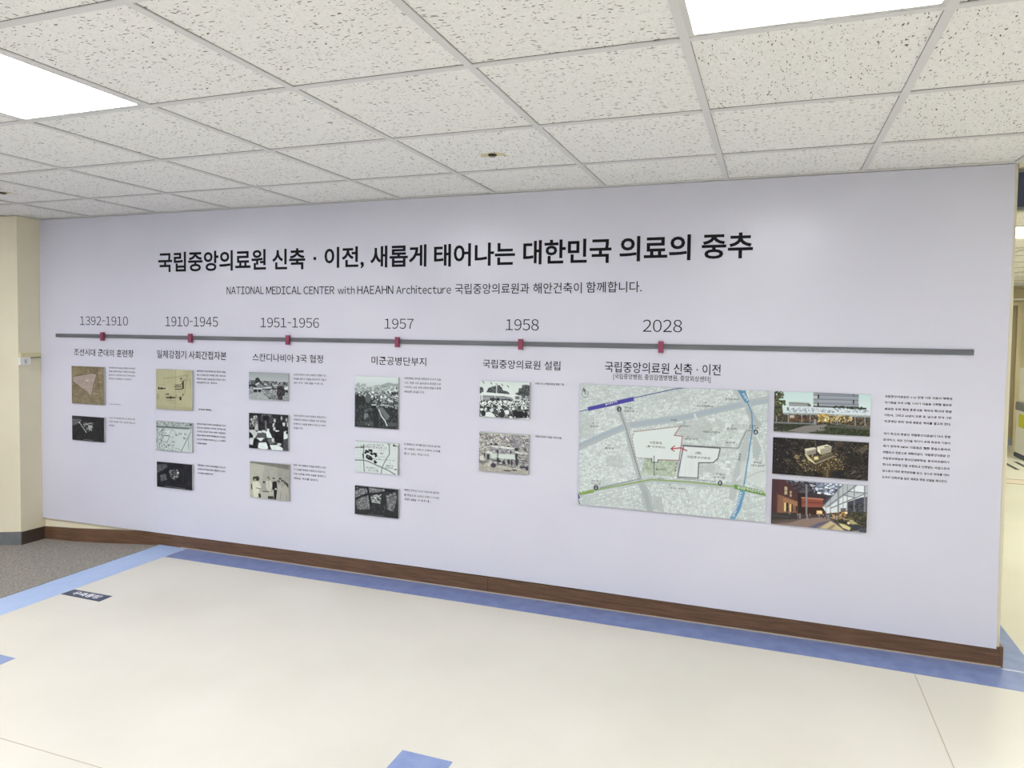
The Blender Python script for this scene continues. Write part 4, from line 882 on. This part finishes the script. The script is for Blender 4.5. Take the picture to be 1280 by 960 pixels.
for y in (400, 440, 520, 560, 600, 650, 700): A.line([(820, y), (1015, y+14)], 2, ['55555c', 'c8c8c3', '6b6b70'][y % 3], .6)
A.line([(60, 240), (230, 240)], 2, 'c9c7bd', .8); A.line([(420, 720), (840, 780)], 3, 'c8c6ba', .7); A.line([(400, 690), (600, 690)], 2, '55555c', .8)
A.build('picture_panel', 'faded aerial photo print of pale buildings below the crowd photo', 'picture', GP)

# --- renderings at the right
A = Art([(75, 38), (1220, 85), (1203, 575), (62, 510)], 5.0456, 5.4600, .9863, 1.1777, 560, '4b4d45', 14)
A.grad([(75, 38), (1220, 85), (1215, 320), (70, 300)], 'c3dcdb', 'd9e8e6')
A.poly([(540, 58), (1070, 92), (1070, 245), (535, 225)], '959ca6'); A.rect(538, 90, 600, 130, 'b9bfb4'); A.rect(535, 180, 600, 220, 'bcc2b4')
for y in (90, 135, 185, 215): A.line([(540, y), (1068, y+18)], 2.2, '6f7681', .9)
for y in (105, 155, 200): A.line([(600, y), (1000, y+12)], 2, 'a9b0b8', .8)
A.rect(588, 82, 605, 130, '26292e'); A.rect(586, 178, 602, 222, '26292e'); A.rect(1004, 148, 1018, 196, '26292e'); A.rect(1004, 78, 1020, 96, '26292e'); A.line([(540, 60), (1070, 92)], 2.4, '6a707a')
A.poly([(250, 165), (490, 178), (515, 225), (470, 228), (250, 215)], '9fa5a4'); A.line([(250, 180), (490, 195)], 3, '7e8484'); A.line([(250, 205), (480, 215)], 2, '868c8b'); A.poly([(465, 190), (510, 200), (510, 228), (475, 228)], '5c6164')
A.poly([(225, 215), (520, 222), (1160, 260), (1215, 300), (1210, 330), (560, 300), (225, 275)], 'd5e0e4'); A.specks([(250, 235), (1180, 262), (1180, 300), (250, 280)], 190, ['b4c0ca', '9aa8b6', 'c2ccd4', '8896a6'], .8, 1.6, 1.7)
A.rect(225, 230, 248, 270, '6b7688'); A.line([(540, 222), (800, 232)], 2.6, '3f4540'); A.specks([(780, 220), (1150, 235), (1150, 255), (780, 240)], 120, ['3c433c', '4f574c', '2d332f'], .9, 2.2, 1.4)
A.poly([(65, 285), (560, 300), (1210, 340), (1208, 360), (560, 325), (65, 312)], '8f9a9a'); A.line([(65, 290), (560, 300), (1210, 335)], 2, 'b9c4c4'); A.line([(560, 328), (1210, 358)], 2, '5c6566')
A.poly([(65, 310), (560, 325), (1208, 360), (1205, 460), (560, 430), (65, 420)], '453f36'); A.specks([(65, 310), (560, 325), (1208, 360), (1205, 460), (560, 430), (65, 420)], 700, ['3a342c', '584c3a', '6b4f38', '2e2d2a', '7a7468', '53564e'], .8, 2.4)
A.specks([(240, 330), (560, 340), (560, 390), (240, 380)], 110, ['6e4632', '8b6a4a', '4a3024'], .8, 2); A.rect(258, 322, 312, 352, 'c4c8bc', .9)
A.poly([(590, 300), (720, 310), (720, 410), (590, 400)], 'a08a4c', .8); A.specks([(585, 300), (1000, 340), (1000, 400), (585, 410)], 220, ['c9b066', 'e0cc86', '8c7642', '6b5a36', 'd6c8a0'], .7, 1.9); A.ell(680, 380, 16, 16, 'f4ecc0', .9)
for x in (100, 240, 400, 500, 1030, 1145, 820): A.line([(x, 315), (x, 400 if x < 600 else 440)], 1.8, 'aab4b4', .85)
A.line([(70, 405), (560, 425)], 3.4, '7d8488'); A.rect(540, 370, 572, 430, '8d9298'); A.line([(740, 420), (1200, 470)], 3, '70746c', .8)
A.poly([(62, 420), (560, 432), (1205, 470), (1203, 575), (62, 510)], '565950'); A.poly([(90, 470), (400, 425), (520, 432), (230, 505)], '33382c'); A.poly([(62, 420), (400, 428), (130, 460), (62, 460)], '30342c')
A.poly([(230, 505), (440, 445), (700, 430), (660, 470), (700, 545), (420, 525)], '85827e'); A.poly([(660, 460), (820, 470), (1203, 500), (1203, 575), (560, 545), (470, 520), (700, 500)], '33392a'); A.specks([(660, 460), (1203, 490), (1203, 575), (480, 525)], 260, ['2a3022', '424a34', '505840'], .8, 2); A.specks([(62, 420), (400, 430), (200, 505), (62, 500)], 90, ['2a2f24', '41482f'], .8, 2)
for x, y, r in ((110, 70, 46), (150, 90, 34), (95, 130, 34), (120, 190, 40), (180, 175, 24), (90, 240, 34), (140, 240, 22), (100, 290, 40), (150, 280, 24)): A.specks([(x-r, y-r), (x+r, y-r), (x+r, y+r), (x-r, y+r)], 60, ['3b3f30', '52553c', '6a6a48', '2d3026'], .9, 2.4)
A.build('picture_panel', 'colour print of a white low building with grey tower, top right of the pictures', 'picture', GP)

A = Art([(58, 35), (1200, 100), (1182, 550), (48, 465)], 5.0449, 5.4583, .7833, .9580, 560, '2b2826', 15)
A.noise(12, .03); A.specks([(58, 35), (1200, 100), (1182, 550), (48, 465)], 2600, ['1c1b1e', '35312c', '3d372f', '25221f', '4a4238', '2c2b30'], .8, 2.6, 1.3)
A.poly([(58, 35), (300, 50), (260, 480), (48, 465)], '1e1d22', .45); A.poly([(400, 300), (760, 240), (900, 350), (760, 500), (560, 440)], '4f4330', .5)
A.specks([(300, 250), (900, 220), (900, 420), (420, 440)], 420, ['8a7a55', '5b4c34', 'b09c68', '3a3228', '6e5a3a', 'c8b684'], .6, 1.4)
A.specks([(58, 60), (1200, 110), (1182, 540), (48, 460)], 170, ['8a8577', '6b6a6c', 'a39c88', '7a7260'], .5, .9)
A.poly([(780, 80), (870, 90), (870, 150), (790, 150)], '5a4e42', .6); A.poly([(1060, 190), (1150, 130), (1190, 170), (1110, 235)], '6a6252', .75); A.line([(980, 150), (1080, 230)], 1.6, '7d7566', .7)
A.ell(1010, 320, 90, 60, '24251f', .7); A.ell(340, 270, 34, 26, '9a8a60', .6); A.ell(230, 310, 40, 20, '5c5550', .7)
A.poly([(430, 175), (545, 155), (575, 175), (460, 205)], 'd9d5c0'); A.poly([(430, 175), (460, 205), (470, 250), (440, 225)], 'b7b096'); A.poly([(460, 205), (575, 175), (560, 235), (470, 250)], '8e8a80')
A.poly([(580, 150), (700, 122), (755, 150), (620, 180)], 'ddd9c2'); A.poly([(660, 148), (720, 142), (725, 152), (670, 158)], '3e3a30'); A.poly([(580, 150), (620, 180), (622, 240), (585, 205)], 'efe9c6'); A.poly([(620, 180), (755, 150), (745, 215), (622, 240)], 'a19d8c')
A.poly([(440, 225), (480, 300), (560, 350), (540, 320), (480, 260)], 'd8cfa0', .9); A.line([(440, 235), (480, 300), (560, 348)], 2.4, 'e6dcae', .9); A.poly([(500, 270), (640, 250), (740, 225), (780, 250), (620, 320), (560, 330)], '5f5746', .9)
A.poly([(540, 270), (590, 262), (600, 295), (550, 305)], 'e8dc9c'); A.line([(570, 345), (780, 262)], 3, 'a49a80', .9); A.line([(620, 270), (760, 225)], 2, '8a8068', .8)
A.line([(560, 70), (565, 160)], 1.4, '8f8a80', .6); A.poly([(640, 420), (720, 420), (720, 505), (660, 500)], '5a4a38', .8); A.line([(700, 420), (698, 500)], 3, '8e7c5c', .7)
A.line([(980, 470), (1040, 430)], 2, '8f8c80', .7); A.line([(1050, 510), (1100, 480)], 2, '7d7a70', .7); A.poly([(750, 430), (900, 440), (900, 500), (750, 490)], '1e1f28', .6); A.line([(500, 400), (530, 420)], 2, '9a8a80', .7)
A.line([(212, 40), (225, 75)], 2, '85837e', .6); A.line([(58, 35), (1200, 100)], 1.4, '56524c', .7)
A.build('picture_panel', 'dark colour print of a dusk aerial view with two pale lit buildings', 'picture', GP)

A = Art([(50, 28), (1185, 112), (1168, 665), (35, 548)], 5.0457, 5.4596, .5425, .7582, 560, '4a3f3c', 16)
A.poly([(50, 28), (880, 90), (660, 340), (350, 300)], '45424c'); A.specks([(220, 50), (860, 90), (700, 220), (360, 180)], 600, ['2c2c34', '8b97b0', 'b6c2d8', '4a4650', '6b6672', 'd8e2ee', '3b3536'], .8, 2.2, 2.2)
A.poly([(560, 75), (800, 95), (780, 200), (640, 200)], 'a9b8d2', .6); A.specks([(560, 75), (860, 95), (740, 230), (600, 220)], 120, ['eef4fa', '5a6272', '7d8aa4'], .8, 2.4, 2)
A.poly([(230, 60), (480, 70), (560, 200), (700, 215), (660, 300), (390, 250), (340, 190)], '3a3234', .75)
A.poly([(50, 28), (200, 40), (350, 190), (350, 440), (45, 420)], '51363a'); A.poly([(100, 200), (350, 290), (350, 420), (100, 420)], '9f7656', .7); A.poly([(180, 240), (345, 300), (345, 350), (180, 300)], 'b8885e', .55); A.poly([(50, 28), (120, 34), (110, 430), (40, 420)], '4a343a', .8)
for y in range(60, 420, 26): A.line([(60, y), (350, y+max(0, (200-y)*.5))], .9, '3a2a2c', .25)
for x0_, x1_, y0_, y1_ in ((195, 228, 120, 210), (258, 278, 170, 235)): A.rect(x0_, y0_, x1_, y1_, 'b7a986'); A.line([(x0_, (y0_+y1_)/2), (x1_, (y0_+y1_)/2)], 1.2, '3a2e2c')
for x0_, x1_, y0_, y1_ in ((190, 215, 305, 405), (252, 275, 322, 408)): A.rect(x0_, y0_, x1_, y1_, 'e0c890'); 
A.rect(215, 305, 238, 408, '2c2220'); A.rect(275, 322, 290, 410, '2c2220'); A.rect(330, 345, 345, 410, '2c2220')
A.poly([(350, 190), (440, 200), (430, 440), (350, 430)], '2e2624')
A.poly([(395, 240), (640, 255), (655, 360), (395, 355)], '8f5546'); A.line([(395, 245), (650, 268)], 2.4, 'c98a70'); A.poly([(395, 270), (645, 285), (645, 330), (395, 325)], '8a4c40', .8); A.line([(400, 300), (645, 312)], 1.6, '6b3028')
A.poly([(395, 355), (655, 365), (655, 450), (395, 440)], '3a2620'); A.poly([(570, 395), (640, 400), (640, 440), (570, 440)], 'e9c480'); A.ell(610, 415, 26, 16, 'fbe6ae', .8)
A.poly([(45, 415), (350, 430), (350, 500), (40, 540)], '3d3a38'); A.line([(45, 450), (240, 470)], 2, '55514e')
A.poly([(880, 92), (1185, 112), (1175, 440), (930, 400), (700, 440), (640, 360)], 'dbe4e6'); A.poly([(1060, 110), (1185, 118), (1180, 220), (960, 180)], 'e6eef2')
A.poly([(880, 92), (1040, 105), (960, 180), (700, 370), (650, 360)], 'b7c0c4'); 
for q in ([(880, 98), (650, 345)], [(1040, 108), (700, 350)], [(1150, 200), (740, 370)], [(940, 175), (1160, 195)], [(880, 215), (1040, 250)]): A.line(q, 2.6, '6b7278', .95)
for k in range(7): A.line([(890+k*22, 215+k*2), (960+k*30, 190)], 1, '7d858a', .7)
A.poly([(930, 300), (1100, 245), (1180, 240), (1175, 430), (930, 400)], '4a4c58'); A.specks([(930, 330), (1178, 300), (1175, 440), (930, 410)], 100, ['3b3d42', '5a5c60', '33352f'], 1, 2.4); A.rect(855, 370, 920, 415, '6a6460')
for x, y0_, y1_, w_ in ((452, 100, 440, 4.5), (828, 130, 470, 4.5), (885, 100, 380, 1.5), (936, 105, 420, 2), (1018, 110, 460, 2.4), (1145, 115, 470, 4), (735, 270, 440, 2), (680, 330, 440, 1.4), (1172, 115, 440, 2)): A.line([(x, y0_), (x, y1_)], w_, '85898e', .95)
A.poly([(700, 430), (940, 410), (1175, 420), (1168, 665), (1060, 650), (740, 500)], '3f3e34'); A.specks([(740, 430), (1175, 430), (1168, 660), (760, 510)], 420, ['2e3026', '50503a', '5f5a44', '383a3c', '6e6448'], .9, 2.6)
A.poly([(38, 540), (240, 505), (680, 470), (740, 500), (930, 640), (600, 610), (35, 560)], '8d7a70'); A.poly([(45, 500), (420, 490), (240, 540), (38, 548)], '5a504c', .8)
A.poly([(470, 590), (600, 540), (740, 510), (640, 560), (560, 600)], '565a78', .85); A.poly([(600, 605), (740, 520), (800, 545), (900, 640)], 'ccbf94', .9); A.poly([(690, 610), (770, 560), (800, 570), (740, 620)], '84745c', .7)
A.line([(745, 510), (930, 635), (1060, 655)], 4, '55585c', .9); A.poly([(830, 545), (900, 560), (980, 600), (960, 630), (880, 600)], 'dcd39c', .95); A.poly([(880, 495), (1000, 510), (1100, 590), (1060, 600), (960, 545)], 'd0c890', .75)
A.ell(1040, 590, 70, 30, '3c4146'); A.ell(1120, 630, 50, 30, '4a5058'); A.rect(905, 510, 960, 550, '33302c', .9); A.ell(950, 545, 16, 16, 'ece2b4', .9); A.rect(1000, 635, 1080, 655, 'aaaaa4', .8)
A.ell(921, 425, 20, 14, 'fbe0a0', .95); A.ell(921, 425, 9, 7, 'ffffff'); A.specks([(700, 420), (920, 420), (920, 500), (700, 480)], 110, ['c08c4c', 'e0b060', '2e2824', '6b5038', '8c98a0'], .7, 1.8)
for x, y in ((255, 470), (375, 465), (460, 480), (492, 470), (600, 450), (690, 480), (710, 475), (350, 470), (650, 470), (780, 480), (810, 490)):
    hh = 60 if x < 300 else 42 if x < 520 else 30
    A.ell(x, y-hh*.7, 7, 9, 'b9aaa0', .9); A.poly([(x-12, y-hh*.5), (x+12, y-hh*.5), (x+9, y+hh*.6), (x-8, y+hh*.6)], ['3a3a44', '8c8490', '5a5458', 'a49a96'][(x//7) % 4], .9)
A.line([(40, 548), (1168, 665)], 1.4, '6a645c', .6)
A.build('picture_panel', 'colour print of a glazed courtyard with brick building, lowest at the right', 'picture', GP)

# --- the big site map
A = Art([(47, 332), (831, 360), (817, 906), (43, 828)], MX0, MX1, MZ0, MZ1, 500, 'b9c6c5', 17)
full = [(47, 332), (831, 360), (817, 906), (43, 828)]
A.noise(30, .02)
rr = random.Random(7)
def quarter(reg, ang, du, dv, cols=('c6d4d2', 'd0dddb', 'dbe7e5', 'bccac8', 'c2cfce', 'd5e2e0'), keep=.93):
    """irregular little roofs laid out in rotated rows inside a region"""
    xs_ = [p[0] for p in reg]; ys_ = [p[1] for p in reg]; m = A.mask(reg)
    cx, cy = sum(xs_)/len(xs_), sum(ys_)/len(ys_); R_ = max(max(xs_)-min(xs_), max(ys_)-min(ys_))*.75
    ca, sa = math.cos(ang), math.sin(ang); v = -R_
    acc = np.zeros((A.h, A.w)); 
    while v < R_:
        hv = dv*rr.uniform(.7, 1.4); u = -R_+rr.uniform(0, du)
        while u < R_:
            hu = du*rr.uniform(.5, 1.5)
            if rr.random() < keep:
                g = 1.0; pts = [(cx+(a*ca-b*sa), cy+(a*sa+b*ca)) for a, b in ((u+g, v+g), (u+hu-g, v+g+rr.uniform(-1, 1)), (u+hu-g, v+hv-g), (u+g, v+hv-g))]
                P = A.p([(sum(p[0] for p in pts)/4, sum(p[1] for p in pts)/4)])[0]
                ix, iy = int(P[0]), int(P[1])
                if 0 <= ix < A.w and 0 <= iy < A.h and m[iy, ix] > .5:
                    Q = A.p(pts); x0 = max(0, int(min(q[0] for q in Q))-1); x1 = min(A.w, int(max(q[0] for q in Q))+2); y0 = max(0, int(min(q[1] for q in Q))-1); y1 = min(A.h, int(max(q[1] for q in Q))+2)
                    X = A.X[y0:y1, x0:x1]; Y = A.Y[y0:y1, x0:x1]; ins = np.zeros(X.shape, bool)
                    for i in range(4):
                        (ax_, ay), (bx, by) = Q[i], Q[(i+1) % 4]
                        if ay == by: continue
                        ins ^= ((ay > Y) != (by > Y)) & (X < (bx-ax_)*(Y-ay)/(by-ay)+ax_)
                    c = A.c(cols[rr.randrange(len(cols))]); A.im[y0:y1, x0:x1][ins] = c
            u += hu
        v += hv+(3 if rr.random() < .25 else 0)
quarter(full, -.22, 9, 7)
quarter([(47, 420), (230, 420), (280, 700), (60, 790)], -.22, 10, 8)
quarter([(47, 590), (260, 600), (300, 730), (47, 780)], .1, 9, 7)
quarter([(330, 760), (690, 770), (680, 890), (330, 850)], 1.45, 10, 8)
quarter([(740, 620), (817, 640), (817, 760), (740, 740)], .4, 30, 22, ('c6d4d2', 'cddad8'))
quarter([(560, 480), (740, 470), (720, 590), (470, 590)], .1, 26, 18, ('b7c5c3', 'c8d6d3', 'd3dfdd', 'bccac4'))
quarter([(560, 660), (720, 640), (700, 740), (550, 740)], .2, 16, 13)
A.noise(3, .035)
for P in ([(47, 450), (110, 470), (110, 550), (47, 560)], [(370, 640), (450, 650), (440, 710), (300, 700), (310, 655)], [(430, 500), (560, 470), (600, 500), (560, 560), (480, 560)], [(545, 660), (620, 665), (600, 700), (545, 700)], [(160, 625), (230, 630), (225, 680), (160, 670)]): A.poly(P, 'aebab9', .5)
road = 'aab6b8'
A.line([(47, 592), (150, 545), (240, 505), (480, 470), (700, 420), (831, 395)], 17, road, .95); A.line([(47, 585), (150, 538), (240, 505), (480, 470), (700, 420), (831, 400)], 8, '9fb2c0', .95)
A.line([(240, 503), (245, 512)], 16, 'b6c2c2', .9); A.line([(522, 458), (530, 478)], 5, 'd0dbdb', .9)
A.line([(205, 430), (240, 510), (265, 620), (300, 730), (340, 850)], 13, road, .9); A.line([(300, 740), (330, 790), (340, 850)], 18, 'a3b0b1', .7)
A.line([(700, 365), (745, 420), (770, 500), (745, 560), (700, 700), (680, 800)], 17, 'afbabb', .85); A.line([(745, 440), (790, 500)], 12, 'a5b0b4', .85); A.line([(47, 790), (120, 765), (340, 728), (700, 757), (817, 790)], 12, road, .75)
A.line([(453, 590), (460, 720)], 8, road, .85); A.line([(460, 590), (700, 600), (735, 530)], 6, 'b6c1c2', .8); A.line([(780, 560), (770, 640), (700, 730)], 5, 'd4dfdf', .9)
A.poly([(765, 550), (790, 545), (800, 600), (790, 640), (765, 640)], 'a9b8b8', .9); A.line([(752, 560), (760, 620), (745, 700)], 3, 'c8e0ea', .9); A.line([(780, 545), (805, 600), (812, 660)], 4, 'd2dede', .9)
A.ell(780, 720, 36, 22, 'c8d5d3', .9); A.line([(740, 720), (780, 700), (815, 690)], 2, 'a5b1b1', .9); A.ell(725, 690, 14, 40, 'c5d1cf', .8)
for P in ([(317, 640), (447, 650), (440, 715), (305, 705)],): A.poly(P, 'a8bba2', .75); A.specks(P, 160, ['9db296', 'b7c7b0', '8fa58b', 'c5d2c2'], 1, 3)
A.poly([(352, 790), (385, 800), (400, 860), (350, 850)], 'a3afb0', .6); A.poly([(300, 780), (330, 780), (345, 850), (310, 845)], '9daaac', .5)
A.poly([(60, 800), (100, 790), (90, 830), (55, 828)], 'b2bfc4', .6)
# site outlines
S1 = [(271, 530), (463, 507), (438, 545), (472, 549), (458, 648), (372, 645), (370, 656), (346, 656), (346, 640), (280, 637), (262, 560)]
A.poly(S1, 'd8e5e3'); A.line([(463, 507), (438, 545), (472, 549), (458, 648), (372, 645)], 1.7, '8d3a42', .9); A.line([(271, 530), (463, 507)], 2, '8a5a55', .9, 12); A.line([(346, 640), (280, 637), (264, 560), (271, 530)], 1.6, '7d4a4a', .8, 12); A.line([(372, 645), (370, 656), (346, 656), (346, 640)], 1.8, '2c3036')
S2 = [(477, 588), (629, 598), (620, 640), (600, 658), (540, 658), (537, 722), (453, 716)]
A.poly(S2, 'd9e6e5'); A.line(S2+[S2[0]], 2.2, '2f353a', .95)
for x in (470, 490, 510, 520): A.line([(x, 600), (x-8, 712)], 1, 'c2d0cf', .5)
A.line([(212, 440), (240, 520), (270, 620), (300, 720)], 1.6, '3c4448', .9, 10); A.line([(300, 722), (130, 762)], 1.6, '3c4448', .9, 10); A.line([(355, 630), (355, 712)], 1.8, '23282c', .95, 9)
A.line([(470, 585), (705, 598), (737, 525), (778, 524)], 1.6, '3c4448', .9, 10); A.line([(450, 722), (615, 735)], 1.4, '3c4448', .8, 10)
A.line([(490, 608), (465, 596), (430, 600)], 2.8, 'a02c3c', .95); A.line([(440, 588), (425, 600), (438, 610)], 2.4, 'a02c3c', .95)
# transport lines
A.line([(47, 447), (100, 432)], 1.8, '2c3c8c'); A.line([(260, 392), (440, 352), (490, 346)], 2, '2c3a80'); A.poly([(80, 428), (268, 385), (272, 402), (83, 444)], '3b3c9c')
A.poly([(700, 357), (733, 359), (750, 405), (733, 410)], '4a86ac'); A.line([(742, 408), (760, 450), (763, 520), (745, 640), (727, 760)], 2.6, '4a86ac'); A.poly([(713, 770), (735, 775), (715, 850), (690, 893), (668, 890), (690, 850)], '5b93b8')
A.line([(90, 773), (300, 735), (345, 727), (500, 737), (690, 757)], 3.2, '7fa352'); A.poly([(688, 748), (818, 776), (818, 796), (688, 766)], '5f8f3c'); A.poly([(47, 776), (108, 764), (108, 780), (50, 790)], '7ba050')
A.poly([(43, 777), (52, 800), (50, 806), (43, 806)], '4a3a8c'); A.line([(43, 806), (52, 826)], 2, '2c3044')
for x, y in ((210, 436), (777, 531), (117, 759), (629, 742)): A.ell(x, y, 9.5, 11, '3b4347')
A.ell(68, 372, 14, 15, '6c777a', .0); 
for k in range(24):
    a0, a1 = k*math.pi/12, (k+1)*math.pi/12; A.line([(69+13*math.cos(a0), 374+13*math.sin(a0)), (69+13*math.cos(a1), 374+13*math.sin(a1))], 1.3, '59646a', .8)
A.line([(63, 352), (72, 375)], 2, '2c3236'); A.line([(58, 362), (63, 350), (70, 358)], 1.6, '2c3236')
for x, y in ((420, 750), (103, 494), (170, 584), (481, 492), (676, 380), (567, 409), (590, 520), (672, 556), (679, 504), (495, 550), (783, 645)): A.ell(x, y, 2.6, 2.6, '4c565a', .8)
A.im = (A.im-A.im.mean((0, 1)))*.9+A.im.mean((0, 1)); A.im[..., 0] += .012
mapo = A.build('site_map_panel', 'large pale green-grey city map poster with blue and green lines', 'poster', None, depth=.013)
o_ = obj('map_lettering', text_mesh([G[i] for i in msets], 'wall', -.0139), M['ink'], mapo); o_['kind'] = 'stuff'; o_['label'] = 'small dark map lettering'
o_ = obj('map_lettering', text_mesh([G[i] for i in mwhite] + [rot_piece(G[g], a, b, c, d_, h) for g, a, b, c, d_, h in mrot], 'wall', -.0139), M['white_ink'], mapo); o_['kind'] = 'stuff'; o_['label'] = 'white map lettering on coloured strips'
o_ = obj('map_lettering', text_mesh([rot_piece(G[g], a, b, c, d_, h) for g, a, b, c, d_, h in mgrey], 'wall', -.0139), M['ink_soft'], mapo); o_['kind'] = 'stuff'
